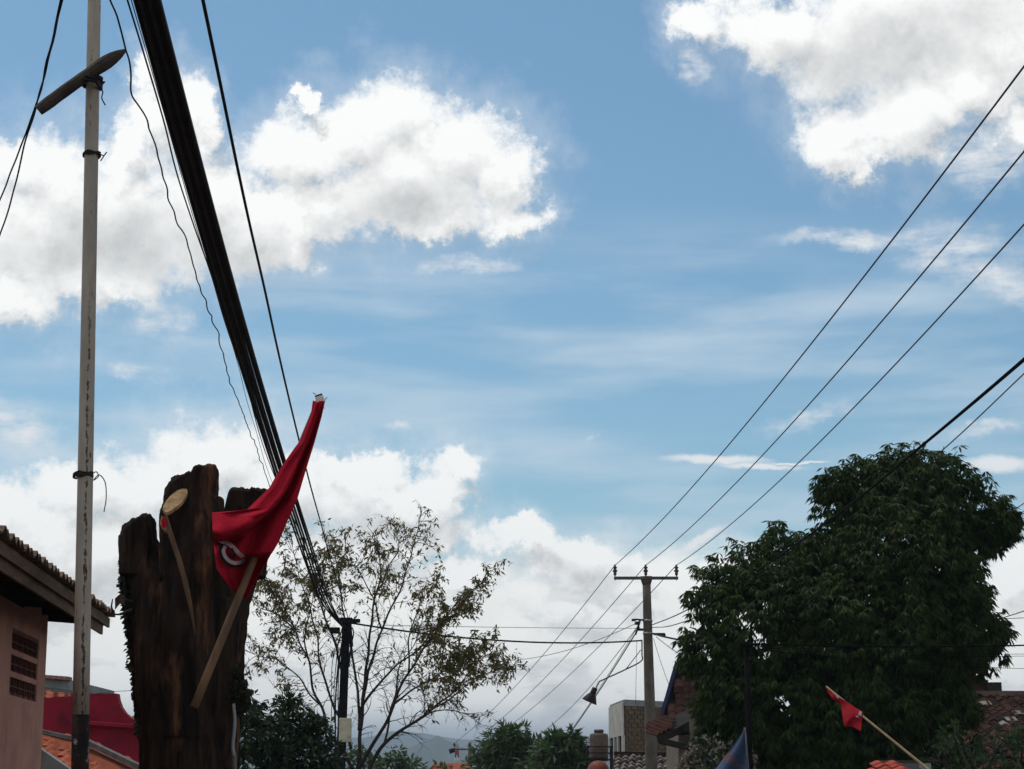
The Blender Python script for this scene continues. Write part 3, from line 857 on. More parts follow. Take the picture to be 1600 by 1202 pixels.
def flag_pt(s_, w, off=0.0):
    l = interp(LT, s_); r_ = interp(RT, s_)
    u = l[0] + (r_[0] - l[0]) * w; v = l[1] + (r_[1] - l[1]) * w
    y = flag_depth(s_, w) + off
    q, t = crease(u, v)
    # the lip of the fold sags over the pocket below it
    k = math.exp(-((q + 5) / (9 * (1 - t) + 2)) ** 2) * (6.5 * (1 - t) + 2) * min(1, t * 5 + .4)
    edge = min(1, w * 9) if s_ > .6 else 1
    v += k * edge; u += k * edge * .5 * min(1, t * 2)
    if s_ > .5: v += sin(w * pi) * 6 * (s_ - .5)
    return PS(u, v, y)
NS, NW = 150, 80
m = MB(); m.sm = True
for i in range(NS + 1):
    for j in range(NW + 1): m.v.append(tuple(flag_pt(i / NS, j / NW)))
for i in range(NS):
    for j in range(NW):
        a = i * (NW + 1) + j; m.face(a, a + 1, a + 2 + NW, a + 1 + NW)
fl = m.build('cloth', M_flag, flag)
sd = fl.modifiers.new('s', 'SOLIDIFY'); sd.thickness = 0.004; sd.offset = 1
def inv_flag(u, v):
    best = None
    for i in range(NS // 2, NS + 1):
        for j in range(NW + 1):
            p = fp_cache[(i, j)]; dd = (p[0] - u) ** 2 + (p[1] - v) ** 2
            if best is None or dd < best[0]: best = (dd, i, j)
    sw = sd_ = 0
    for i in range(max(NS // 2, best[1] - 2), min(NS, best[1] + 2) + 1):
        for j in range(max(0, best[2] - 2), min(NW, best[2] + 2) + 1):
            p = fp_cache[(i, j)]; wt_ = 1 / ((p[0] - u) ** 2 + (p[1] - v) ** 2 + .8) ** 2
            sw += wt_; sd_ += wt_ * flag_depth(i / NS, j / NW)
    return sd_ / sw
fp_cache = {}
for i in range(NS // 2, NS + 1):
    for j in range(NW + 1):
        l = interp(LT, i / NS); r_ = interp(RT, i / NS); w = j / NW
        fp_cache[(i, j)] = (l[0] + (r_[0] - l[0]) * w, l[1] + (r_[1] - l[1]) * w)
def ribbon(path, widths, off, mat, name):
    """flat print following the cloth"""
    q = smooth_path([Vector((u, v, 0)) for u, v in path], 6); m = MB(); n = len(q)
    for i, p in enumerate(q):
        d = (q[min(i + 1, n - 1)] - q[max(i - 1, 0)]).normalized(); x = Vector((-d.y, d.x, 0))
        w = widths(i / (n - 1))
        for s_ in (-1, 0, 1):
            e = p + x * w * s_
            m.v.append(tuple(PS(e.x, e.y, inv_flag(e.x, e.y) - off)))
    for i in range(n - 1):
        for k_ in (0, 1):
            a = i * 3 + k_; m.face(a, a + 1, a + 4, a + 3)
    return m.build(name, mat, flag)
curl = [(341, 846), (350, 848), (358, 850), (366, 857), (373, 865), (381, 872), (378, 878), (368, 880), (359, 877), (352, 870), (349, 861), (352, 853)]
ribbon([(u - 2, v + 3) for u, v in curl[:3]] + [(346, 852), (345, 862), (349, 874), (358, 883), (370, 884), (381, 880)], lambda t: 2.6, 0.040, M_blackprint, 'emblem_outline')
ribbon([(361, 857), (364, 862), (366, 867), (362, 870), (358, 864)], lambda t: 2.2, 0.052, M_blackprint, 'emblem_outline')
ribbon(curl, lambda t: 1.2 + 2.4 * min(1, t * 6) * (1 - .45 * t), 0.046, M_white, 'emblem')
# torn white plastic cap at the tip
m = MB(); tip = PS(500, 624, 7.10)
ax = (Vector((.93, 0, .35)).normalized(), Vector((0, 1, 0)), Vector((-.35, 0, .93)).normalized())
m.box(tip + ax[2] * -.005, (.062, .055, .055), ax)
for a_, b_, c_ in (((496, 617), (488, 612), (490, 616)), ((508, 622), (513, 619), (507, 627)), ((505, 632), (508, 640), (502, 634))):
    m.prism([PS(*a_, 7.08), PS(*b_, 7.08), PS(*c_, 7.08)], (0, .01, 0))
m.build('plastic_cap', M_plastic, flag, bevel=0.008)
m = MB(); m.box(tip + ax[2] * .027, (.058, .05, .014), ax); m.build('tape_wrap', M_black, flag)

# ================================================================== house on the left (salmon wall, tiled eave)
E0 = PH(0, 840, 3.3)
ED = (PH(172, 964, 3.3) - E0).normalized(); EN = Vector((-ED.y, ED.x, 0))   # along the eave, into the house
def hp(along, into, z):
    p = E0 + ED * along + EN * into; return Vector((p.x, p.y, z))
LEND = (PH(172, 964, 3.3) - E0).dot(ED)
house = thing('salmon_house', hp(1, 1, 0), 'salmon plastered house at the left edge with brown tiled eave and vent blocks', 'house')
WI = 0.52                               # wall set back behind the eave
# wall line end at photo x = 70
def along_for(u, into, z):
    lo, hi = -5.0, 30.0
    for _ in range(50):
        mid = (lo + hi) / 2; p = hp(mid, into, z); r_ = ray(u, 1050)
        q = p.x / (p.y) - 0
        d_ = p - Vector((0, 0, EYE)); cx = d_.x; cz = d_.y * cos(PITCH) + d_.z * sin(PITCH)
        if 800 + F_PX * cx / cz < u: lo = mid
        else: hi = mid
    return (lo + hi) / 2
WEND = along_for(70, WI, 2.6)
# street wall as four slabs round the vent opening
va0, va1 = along_for(14, WI, 2.4), along_for(56, WI, 2.4)
def zat(u, v, into):
    a_ = along_for(u, into, 2.5); p = hp(a_, into, 0); return P(u, v, p.y / K).z
vz1, vz0 = zat(35, 990, WI), zat(35, 1091, WI)
axw = (ED, EN, Vector((0, 0, 1)))
def slab(m, a0, a1, i0, i1, z0, z1): m.box(hp((a0 + a1) / 2, (i0 + i1) / 2, (z0 + z1) / 2), (a1 - a0, i1 - i0, z1 - z0), axw)
m = MB()
slab(m, -6, va0, WI, WI + .15, 0, 3.2); slab(m, va1, WEND, WI, WI + .15, 0, 3.42)
slab(m, va0, va1, WI, WI + .15, 0, vz0); slab(m, va0, va1, WI, WI + .15, vz1, 3.2)
slab(m, WEND - .15, WEND - .002, WI + .152, 6.5, 0, 3.2)
m.build('wall', M_salmon, house)
m = MB(); slab(m, va0 + .003, va1 - .003, WI + .12, WI + .14, vz0 + .003, vz1 - .003); m.build('vent_back', M_void, house)  # solid panel; the shade behind the blocks is in its colour
# three rows of pierced blocks
nb = 5; bw = (va1 - va0) / nb
rowh = (vz1 - vz0) / 3
block = None
for r_ in range(3):
    for k_ in range(nb):
        a0 = va0 + bw * k_; z0 = vz0 + rowh * r_
        if block is None:
            m = MB(); i0, i1 = WI + .015, WI + .08
            A = va0; Z = vz0; e = .012
            slab(m, A + .002, A + e, i0, i1, Z + .004, Z + rowh - .035); slab(m, A + bw - e, A + bw - .002, i0, i1, Z + .004, Z + rowh - .035)
            slab(m, A + .002, A + bw - .002, i0 - .006, i1, Z + rowh - .034, Z + rowh - .002)
            slab(m, A + e, A + bw - e, i0 + .01, i1, Z + .004, Z + .03)
            slab(m, A + bw / 2 - .008, A + bw / 2 + .008, i0 + .004, i1, Z + .03, Z + rowh - .035)
            slab(m, A + e, A + bw / 2 - .008, i0 + .004, i1, Z + rowh * .40, Z + rowh * .46)
            slab(m, A + bw / 2 + .008, A + bw - e, i0 + .004, i1, Z + rowh * .40, Z + rowh * .46)
            block = m.build('vent_block', M_ventbrick, house)
            loc0 = block.location.copy(); first = (a0, z0)
        else:
            o = block.copy(); COL.objects.link(o); o.parent = house
            o.location = loc0 + ED * (a0 - first[0]) + Vector((0, 0, z0 - first[1]))
for r_ in (1, 2):
    m = MB(); slab(m, va0 + .001, va1 - .001, WI + .004, WI + .1, vz0 + rowh * r_ - .036, vz0 + rowh * r_ + .012); m.build('plaster_strip', M_salmon, house)
# timber: wall plate beam, rafters, fascia boards, soffit boards
TN = tan(radians(4)); PZ = zat(103, 957, .36)
m = MB(); slab(m, -6, along_for(103, .36, 3.2), .28, .46, PZ, PZ + .16); m.build('wall_plate', M_beam, house)
for k_ in range(14):
    a_ = LEND - .12 - k_ * .8
    m = MB(); m.beam(hp(a_, .04, 3.235 + .04 * TN), hp(a_, 2.6, 3.235 + 2.6 * TN), .05, .07, up=Vector((0, 0, 1))); m.build('rafter', M_beam, house)
m = MB(); m.prism([hp(-6, .02, 3.288), hp(-6, 3.2, 3.288 + 3.18 * TN), hp(LEND - .02, 3.2, 3.288 + 3.18 * TN), hp(LEND - .02, .02, 3.288)], (0, 0, .02)); m.build('roof_boarding', M_beam, house)
m = MB(); m.beam(hp(-6, .012, 3.238), hp(LEND, .012, 3.238), .024, .09); m.build('fascia', M_fascia, house)
m = MB(); m.beam(hp(-6, .044, 3.155), hp(LEND - .25, .044, 3.155), .024, .10); m.build('fascia', M_fascia, house)
# eave tiles: one humped tile mesh shared by all
def tile_mesh(w, L, h, th, name):
    me = bpy.data.meshes.new(name); v = []; f = []; N = 6
    for e in (0, 1):
        for k_ in range(N + 1):
            x = (k_ / N - .5) * w; z = h * cos(k_ / N * 2 * pi - pi) * .5 + h * .5
            v += [(x, e * L, z), (x, e * L, z + th)]
    n = (N + 1) * 2
    for k_ in range(N):
        a = 2 * k_; f += [(a + 1, a + 3, n + a + 3, n + a + 1), (a, n + a, n + a + 2, a + 2), (a, a + 2, a + 3, a + 1)]
    f += [(0, 1, n + 1, n), (2 * N, n + 2 * N, n + 2 * N + 1, 2 * N + 1)]
    me.from_pydata(v, [], f); return me
def place_tiles(parent, O, ex, ey, cols, rows, w, L, mats, me, jitter=.006, seed=1, skip=None, name='roof_tile'):
    """O = eave corner, ex along the eave, ey up the slope (unit vectors)"""
    rr = random.Random(seed); nrm_ = ex.cross(ey).normalized()
    rx = ex
    if nrm_.z < 0: nrm_ = -nrm_; rx = -ex
    rot = Matrix((rx, ey, nrm_)).transposed()
    ms = {}
    for j in range(rows):
        for i in range(cols):
            if skip and skip(i, j): continue
            mt = mats[0] if len(mats) == 1 or rr.random() > .05 else mats[1]
            if mt.name not in ms:
                c = me.copy(); c.materials.clear(); c.materials.append(mt); ms[mt.name] = c
            o = bpy.data.objects.new(name, ms[mt.name]); COL.objects.link(o); o.parent = parent
            p = O + ex * (w * (i + .5) + rr.gauss(0, jitter)) + ey * (L * .82 * j + rr.gauss(0, jitter)) + nrm_ * (.012 + rr.gauss(0, jitter * .4))
            tilt = Matrix.Rotation(radians(-3.2 + rr.gauss(0, .8)), 3, 'X') @ Matrix.Rotation(radians(rr.gauss(0, 1.2)), 3, 'Z')
            o.rotation_euler = (rot @ tilt).to_euler(); o.location = p - parent.location
EU = (EN * cos(radians(4)) + Vector((0, 0, 1)) * sin(radians(4)))
tm = tile_mesh(.2, .34, .05, .016, 'eave_tile')
place_tiles(house, hp(LEND, -.05, 3.285 - .05 * TN), -ED, EU, 46, 4, .2, .34, [M_tileeave], tm, seed=2)

# ================================================================== houses behind, on the left
red = thing('maroon_house', P(160, 1190, 15), 'maroon painted house with a curved parapet, between the painted pole and the stump', 'house')
prof = [(60, 1092), (115, 1087), (183, 1087), (184.5, 1094), (188, 1104), (194, 1113), (203, 1121), (213, 1127), (224, 1131), (270, 1136), (270, 1260), (60, 1260)]
m = MB(); m.prism([P(u, v, 15) for u, v in prof], (0, .22, 0)); m.build('parapet_wall', M_maroon, red)
m = MB(); m.beam(P(112, 1128, 14.93), P(268, 1140, 14.93), .12, .06); m.beam(P(112, 1132.5, 14.96), P(268, 1144.5, 14.96), .06, .035); m.build('moulding', M_maroon, red, bevel=.01)
m = MB(); m.beam(P(113, 1086, 15.1), P(184.5, 1086, 15.1), .30, .03); m.build('coping', M_maroon, red)
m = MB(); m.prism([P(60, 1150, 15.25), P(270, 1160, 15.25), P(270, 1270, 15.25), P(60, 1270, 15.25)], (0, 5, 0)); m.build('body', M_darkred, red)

gab = thing('grey_gable_house', P(90, 1190, 18), 'small house with grey gable end and pink capping, behind the salmon house', 'house')
m = MB(); m.prism([P(40, 1057, 18), P(108, 1062, 18), P(108, 1250, 18), P(40, 1250, 18)], (0, 4, 0)); m.build('wall', M_greyp, gab)
for k_ in range(7):
    u0 = 50 + k_ * 8.6
    m = MB(); m.beam(P(u0, 1056.2 + k_ * .65, 18), P(u0 + 8.2, 1056.8 + k_ * .65, 18), .30, .06); m.build('capping_tile', M_pinkcap, gab)
O = P(118, 1098, 16.2)
top_ = P(112, 1078, 17.6)
ey = (P(80, 1074, 17.6) - P(80, 1094, 16.2)).normalized()
m = MB(); m.prism([P(40, 1091, 16.3), P(119, 1101, 16.3), P(113, 1079, 17.9), P(40, 1070, 17.9)], (0, 0, -.05)); m.build('roof_boarding', M_beam, gab)
ex = (P(119, 1100, 16.2) - P(40, 1090, 16.2)).normalized()
place_tiles(gab, P(40, 1090.5, 16.2), ex, ey, 5, 5, .2, .33, [M_tileorange], tile_mesh(.2, .33, .04, .015, 'gable_tile'), seed=5)
m = MB(); m.tube([P(36, 1095, 16.1), P(119, 1105, 16.1)], .05, 8); m.build('gutter', M_gutter, gab)

shed = thing('orange_roof_shed', P(140, 1300, 11.5), 'low outbuilding with orange tiled roof at the foot of the maroon house', 'shed')
# its roof: back edge seen above, slope falling toward the street
a = P(40, 1140, 13.4); b = P(140, 1162, 13.4); c = P(232, 1208, 13.2)
e1 = (P(40, 1245, 12.2) - a); 
ex = (b - a).normalized(); ey2 = (P(90, 1150, 13.4) - P(90, 1232, 12.3)).normalized()
O = P(30, 1228, 12.3)
tsm = tile_mesh(.21, .32, .045, .015, 'shed_tile')
bd = MB(); bd.prism([P(30, 1226, 12.31), P(245, 1290, 12.31), P(232, 1208, 13.25), P(140, 1163, 13.4), P(30, 1139, 13.4)], (0, 0, -.04)); bd.build('roof_boarding', M_tileorange, shed)
ex2 = (P(245, 1290, 12.3) - P(30, 1226, 12.3)).normalized()
def sk(i, j):
    p = O + ex2 * (.21 * (i + .5)) + ey2 * (.32 * .82 * (j + 1))
    dd = p - Vector((0, 0, EYE)); cz = dd.y * cos(PITCH) + dd.z * sin(PITCH); cy = -dd.y * sin(PITCH) + dd.z * cos(PITCH)
    u = 800 + F_PX * dd.x / cz; v = 601 - F_PX * cy / cz
    lim = 1139 + (u - 30) * .215 if u < 140 else 1163 + (u - 140) * .49
    return v < lim or u > 232
place_tiles(shed, O, ex2, ey2, 9, 11, .21, .32, [M_tileorange], tsm, seed=6, skip=sk)
m = MB(); m.beam(P(132, 1157, 13.3), P(236, 1207, 13.15), .14, .06); m.beam(P(28, 1135, 13.45), P(134, 1158, 13.4), .14, .05); m.build('flashing', M_gutter, shed)
m = MB(); m.prism([P(30, 1234, 12.4), P(232, 1296, 12.4), P(232, 1420, 12.4), P(30, 1420, 12.4)], (0, 2, 0)); m.build('wall', M_greyp, shed)
m = MB(); m.prism([P(60, 1168, 10.4), P(112, 1204, 10.4), P(112, 1260, 10.4), P(60, 1260, 10.4)], (0, .15, 0))
tag(m.build('grey_yard_wall', M_greyp), 'grey wall end low beside the salmon house, in front of the orange tiles', 'wall')
bar = thing('barrel_roof_hall', P(215, 1200, 26), 'pale barrel vaulted metal roof showing between the maroon parapet and the stump', 'building')
m = MB(); m.sm = True; pr = []
for i in range(13):
    t = i / 12; pr.append(P(180 + t * 120, 1134 - 24 * sin(t * pi), 26))
for p in pr: m.v += [tuple(p), tuple(p + Vector((0, 6, 0)))]
for i in range(12): m.face(2 * i, 2 * i + 2, 2 * i + 3, 2 * i + 1)
o = m.build('vaulted_roof', M_zinc, bar); sd = o.modifiers.new('s', 'SOLIDIFY'); sd.thickness = .06
m = MB(); m.prism([p - Vector((0, -.2, .1)) for p in pr] + [P(300, 1300, 26.2), P(180, 1300, 26.2)], (0, 5.5, 0)); m.build('wall', M_greyp, bar)
cable('overhead_wire', 'thin wire above the maroon parapet running behind the stump', [P(100, 1090, 13), P(150, 1084, 13), P(190, 1080, 13), P(240, 1079, 13), P(300, 1082, 13)], .004, M_wire, cat='wire')

# ================================================================== concrete power pole
PY = 32.0
pt = P(1010, 902, PY); pb_ = P(1018, 1202, PY); dpp = pb_ - pt
pfoot = pt + dpp * ((pt.z - gn(PY)) / -dpp.z)
ppole = thing('power_pole', pfoot, 'concrete power pole with a steel crossarm carrying three wires, left of the big tree', 'utility pole')
m = MB(); q = [pt.lerp(pfoot, i / 10) for i in range(11)]
m.tube(q, [px(6.2, 1010, 905, PY) + i * .0095 for i in range(11)], 16)
m.tube([pt + Vector((0, 0, .02)), pt - Vector((0, 0, .12)), pt - Vector((0, 0, .26))], [.20, .175, .128], 16)
m.build('shaft', M_conc, ppole)
m = MB(); m.box(P(1009.5, 903.5, PY - .075), (2.06, .10, .095)); arm = m.build('crossarm', M_steel, ppole, bevel=.008)
for u in (970, 986, 1033, 1048):
    m = MB(); c = P(u, 904, PY - .103); m.tube([c, c - Vector((0, .012, 0))], .014, 8); m.build('bolt', M_galv, arm)
ins = []
for u in (961, 1009, 1057):
    m = MB(); c = P(u, 898, PY - .075)
    prof = [(-.19, .012), (-.05, .012), (0, .05), (.07, .05), (.08, .035), (.09, .075), (.14, .075), (.17, .04), (.19, .04), (.21, .072), (.235, .07), (.26, .032), (.30, .036), (.325, .02)]
    m.tube([c + Vector((0, 0, z)) for z, _ in prof], [r_ for _, r_ in prof], 12)
    m.build('insulator', M_insul, ppole); ins.append(c + Vector((0, 0, .30)))
for v in (970, 990):
    m = MB(); c = P(1012, v, PY); m.tube([c + Vector((0, 0, .035)), c - Vector((0, 0, .035))], .158, 16); m.build('steel_band', M_galv, ppole)
m = MB()
m.beam(P(1006, 969, PY - .1), P(992, 968, PY - .3), .05, .05); m.box(P(996, 974, PY - .3), (.16, .1, .10)); m.box(P(990, 969, PY - .3), (.12, .1, .07))
m.beam(P(1000, 970, PY - .25), P(993, 992, PY - .3), .04, .05); m.box(P(1000, 984, PY - .25), (.2, .12, .07)); m.box(P(1030, 991, PY - .25), (.35, .1, .07)); m.box(P(1037, 993, PY - .3), (.12, .1, .11))
m.build('wire_bracket', M_beam, ppole)
# street lamp
lampo = P(925, 1085, PY - 1.2)
sl = thing('street_lamp', P(1003, 1030, PY - .2), 'street lamp with a maroon bell shade on a bent arm from the concrete pole', 'street lamp')
m = MB(); m.tube(smooth_path([P(1003, 1000, PY - .15), P(1003, 1022, PY - .2), P(1002, 1033, PY - .25), P(978, 1046, PY - .55), P(941, 1063, PY - 1.0), P(936, 1066, PY - 1.1), P(930, 1078, PY - 1.2)], 5), .022, 8); arm_ = m.build('arm', M_steel, sl)
m = MB(); m.tube([P(1001, 1016, PY - .2), P(978, 1046, PY - .55)], .014, 6); m.build('brace', M_steel, sl)
d = (P(921, 1096, PY - 1.2) - P(930, 1075, PY - 1.2)).normalized(); c = P(930, 1075, PY - 1.2)
m = MB(); m.tube([c, c + d * .16, c + d * .24], [.085, .09, .09], 14); m.build('lamp_socket', M_lamp, sl)
m = MB(); m.tube([c + d * .20, c + d * .27, c + d * .44, c + d * .46], [.10, .15, .235, .245], 18); sh = m.build('lamp_shade', M_lamp, sl)

# ------------------------------------------------------------------ wires of the pole
def span(name, label, A, Bp, sag, r, ext_=0.0, mat=None, group=None, cat='wire', n=6, t0=0.0):
    A, Bp = Vector(A), Vector(Bp); pts = []
    N = 40
    for i in range(N + 1):
        t = t0 + (1 + ext_ - t0) * i / N; p = A.lerp(Bp, t); p.z -= 4 * sag * t * (1 - t); pts.append(p)
    m = MB(); m.tube(pts, r, n)
    return tag(m.build(name, mat or M_wire), label, cat, group)
pos3 = ['left', 'middle', 'right']
for i, (u, v) in enumerate(((1600, 104), (1600, 237), (1600, 351))):
    e = PH(u, v, 8.5)
    span('power_wire', 'taut power wire rising right from the %s insulator of the concrete pole' % pos3[i], ins[i], e, .36, .0115, .35)
far = thing('far_power_pole', P(734, 1172, 64), 'small distant power pole with crossarm above the red roof and low trees', 'utility pole')
far.location.z = gn(64)
ft = P(734, 1160, 64)
m = MB(); m.tube([ft, Vector((ft.x, ft.y, gn(64)))], [.11, .17], 12); m.build('shaft', M_conc, far)
m = MB(); m.box(P(733, 1171, 63.8), (2.3, .1, .10)); m.build('crossarm', M_steel, far)
fi = []
for u in (710, 734, 757):
    m = MB(); c = P(u, 1168, 63.8); m.tube([c, c + Vector((0, 0, .1)), c + Vector((0, 0, .12)), c + Vector((0, 0, .28))], [.03, .03, .08, .05], 8); m.build('insulator', M_insul, far); fi.append(c + Vector((0, 0, .28)))
m = MB(); c = P(706, 1174, 63.7); m.tube([c - Vector((.16, 0, .02)), c + Vector((.18, 0, .08))], .15, 10); m.build('transformer_can', M_beam, far)
for i in range(3):
    span('power_wire', 'power wire falling left from the %s insulator towards the small distant pole' % pos3[i], ins[i], fi[i], .5, .013)
span('overhead_wire', 'thin slack wire from the concrete pole bracket down behind the low trees', P(1000, 974, PY - .2), P(800, 1166, 62), .8, .012)
span('service_cable', 'thicker black cable from the pole bracket passing behind the lamp shade to the low trees', P(999, 980, PY - .2), P(868, 1176, 48), .15, .021, mat=M_black, cat='cable')
span('overhead_wire', 'thin wire close above the thicker cable that passes behind the lamp shade', P(993, 985, PY - .2), P(872, 1168, 48), .15, .011, mat=M_black)
span('overhead_cable', 'long dark cable crossing from the bare tree to the concrete pole', P(545, 973, 26), P(1003, 1001, PY - .1), .25, .024, mat=M_black, cat='cable', n=8)
span('overhead_wire', 'thin level wire just above the long dark cable between tree and concrete pole', P(600, 977, 26), P(1000, 982, PY - .1), .02, .008)
span('overhead_wire', 'thin wire climbing from behind the bare tree to the concrete pole bracket', P(760, 1033, 40), P(996, 973, PY - .2), .35, .010, ext_=0)
span('drop_wire', 'thin vertical wire hanging left of the concrete pole', P(995, 1002, PY - .3), P(993, 1100, PY - .3), 0, .007, mat=M_black)
span('drop_wire', 'thin wire slanting down from the concrete pole to the blue edged gable', P(1021, 998, PY), P(1047, 1075, 29), .05, .008, mat=M_black)
span('service_cable', 'short dark cable sagging from the concrete pole into the left side of the big tree', P(1020, 990, PY), P(1090, 1003, 26), .04, .028, mat=M_black, cat='cable')
span('overhead_wire', 'thin wire running down from the concrete pole into the lower left of the big tree', P(1025, 995, PY), P(1090, 1040, 26), .04, .010, mat=M_black)
m = MB()
pth = smooth_path([P(1018, 977, 32), P(1062, 959, 27.5), P(1160, 907, 21), P(1298, 812, 14.5), P(1440, 697, 10.4), P(1600, 562, 7.7), P(1760, 420, 6.2)], 10)
m.tube(pth, .0155, 8); tag(m.build('overhead_cable', M_soot), 'thick dark cable crossing in front of the big tree top up to the right edge', 'cable')
m = MB()
pth = smooth_path([P(1018, 981, 32), P(1062, 974, 28), P(1180, 925, 27), P(1330, 822, 25), P(1470, 706, 22.5), P(1600, 584, 19.5), P(1760, 430, 15.5)], 10)
m.tube(pth, .014, 6); tag(m.build('overhead_wire', M_wire), 'thin wire just below the thick dark cable over the big tree top', 'wire')
# dark pole in front of the tree, its level wires
dp = P(1166, 1003, 13.5)
tp = thing('dark_wooden_pole', Vector((dp.x, dp.y, 0)), 'slim dark pole standing in front of the big tree beside the blue flag', 'utility pole')
m = MB(); m.tube([dp, dp.lerp(Vector((dp.x + .02, dp.y, 0)), .5), Vector((dp.x + .04, dp.y, 0))], [.035, .042, .05], 10); m.build('shaft', M_soot, tp)
m = MB(); m.box(dp - Vector((0, .06, .06)), (.18, .06, .05)); m.build('wire_bracket', M_soot, tp)
for k_, (vv, rr_, dd) in enumerate(((1008, .011, 'thickest'), (1022, .004, 'thin second'), (1025, .004, 'thin third'), (1045, .004, 'lowest thin'))):
    span('level_cable' if k_ == 0 else 'level_wire', 'dark level %s at the right edge below the big tree crown, %s of four' % ('cable' if k_ == 0 else 'wire', dd),
         P(1166, 1006 + k_ * 2, 13.4), P(1620, vv, 13 if k_ == 0 else 15), .03 + .01 * k_, rr_, .3, mat=M_soot, cat='cable' if k_ == 0 else 'wire')
span('roadside_wire', 'thin wire right of the big tree middle, upper of a crossing pair', P(1480, 985, 24), P(1620, 948, 18), .05, .009, .3)
span('roadside_wire', 'thin wire right of the big tree middle, lower of a crossing pair', P(1480, 963, 24), P(1620, 964, 20), .05, .008, .3)
span('roadside_wire', 'thin wire at the right edge by the upper crown, upper of two', P(1560, 812, 24), P(1620, 773, 18), .01, .010, .3)
span('roadside_wire', 'thin wire at the right edge by the upper crown, lower of two', P(1560, 822, 24), P(1620, 786, 18), .01, .008, .3)

# ================================================================== cable pole inside the bare tree
cpt = Vector((CP.x, CP.y, CP.z + .05)); cpf = Vector((CP.x - .12, CP.y, gn(26)))
cp_ = thing('cable_pole', cpf, 'black cable pole hung with many cables, a cream box on it, inside the bare tree', 'utility pole')
m = MB(); m.tube([cpt.lerp(cpf, i / 8) for i in range(9)], [.105 + .003 * i for i in range(9)], 14); m.build('shaft', M_polecable, cp_)
rr = random.Random(11)
for k_ in range(6):
    off = (-.17, -.12, -.30, .14, .19, -.22)[k_]; L_ = (3.9, 3.6, 3.8, 1.2, .8, 2.6)[k_]
    m = MB(); q = []
    for i in range(16):
        t = i / 15; q.append(cpt + Vector((off * min(1, t * 3 + .15) + .02 * sin(t * 9 + k_) - .1 * t * L_ / 5.0, -.1, -.02 - L_ * t)))
    m.tube(q, (.022, .015, .010, .028, .018, .012)[k_], 6); m.build('hanging_cable', M_black, cp_)
m = MB(); m.box(cpt + Vector((0, -.1, -.03)), (.34, .22, .16)); m.box(cpt + Vector((.22, -.1, -.03)), (.3, .12, .1)); m.box(cpt + Vector((-.28, -.12, -.28)), (.26, .14, .16)); m.tube([cpt + Vector((.1, -.1, -.1)), cpt + Vector((.16, -.1, -.7))], .05, 8)
m.build('cable_clamps', M_polecable, cp_, bevel=.02)
bc = P(539.5, 1141, 25.8)
m = MB(); m.box(bc, (px(19, 540, 1141, 25.8), .18, px(37, 540, 1141, 25.8))); bx_ = m.build('junction_box', M_cream, cp_, bevel=.02)
m = MB(); m.box(bc + Vector((0, -.005, px(18.6, 540, 1141, 25.8))), (px(21, 540, 1141, 25.8), .21, .03)); m.build('lid', M_cream, bx_)
m = MB(); c = P(538, 1183, 25.8); m.tube([c + Vector((0, 0, .02)), c - Vector((0, 0, .02))], .125, 12); m.build('steel_band', M_galv, cp_)

# ================================================================== trees
def rand_unit(rr):
    while True:
        d = Vector((rr.uniform(-1, 1), rr.uniform(-1, 1), rr.uniform(-1, 1)))
        if .05 < d.length < 1: return d.normalized()

def rosette(m, p, d, rr, n, L, W, droop=.5, spread=1.0):
    for k_ in range(n):
        e = rand_unit(rr)
        if droop > .8: e.z *= .45
        q = (d * .55 + e * spread + Vector((0, 0, -droop))).normalized()
        nn = (Vector((rr.gauss(0, .4), rr.gauss(0, .4), 1)) - q * q.z).normalized()
        m.leaf(p + e * L * .12, q, nn, L * rr.uniform(.7, 1.25), W * rr.uniform(.75, 1.2), rr.uniform(.05, .25))

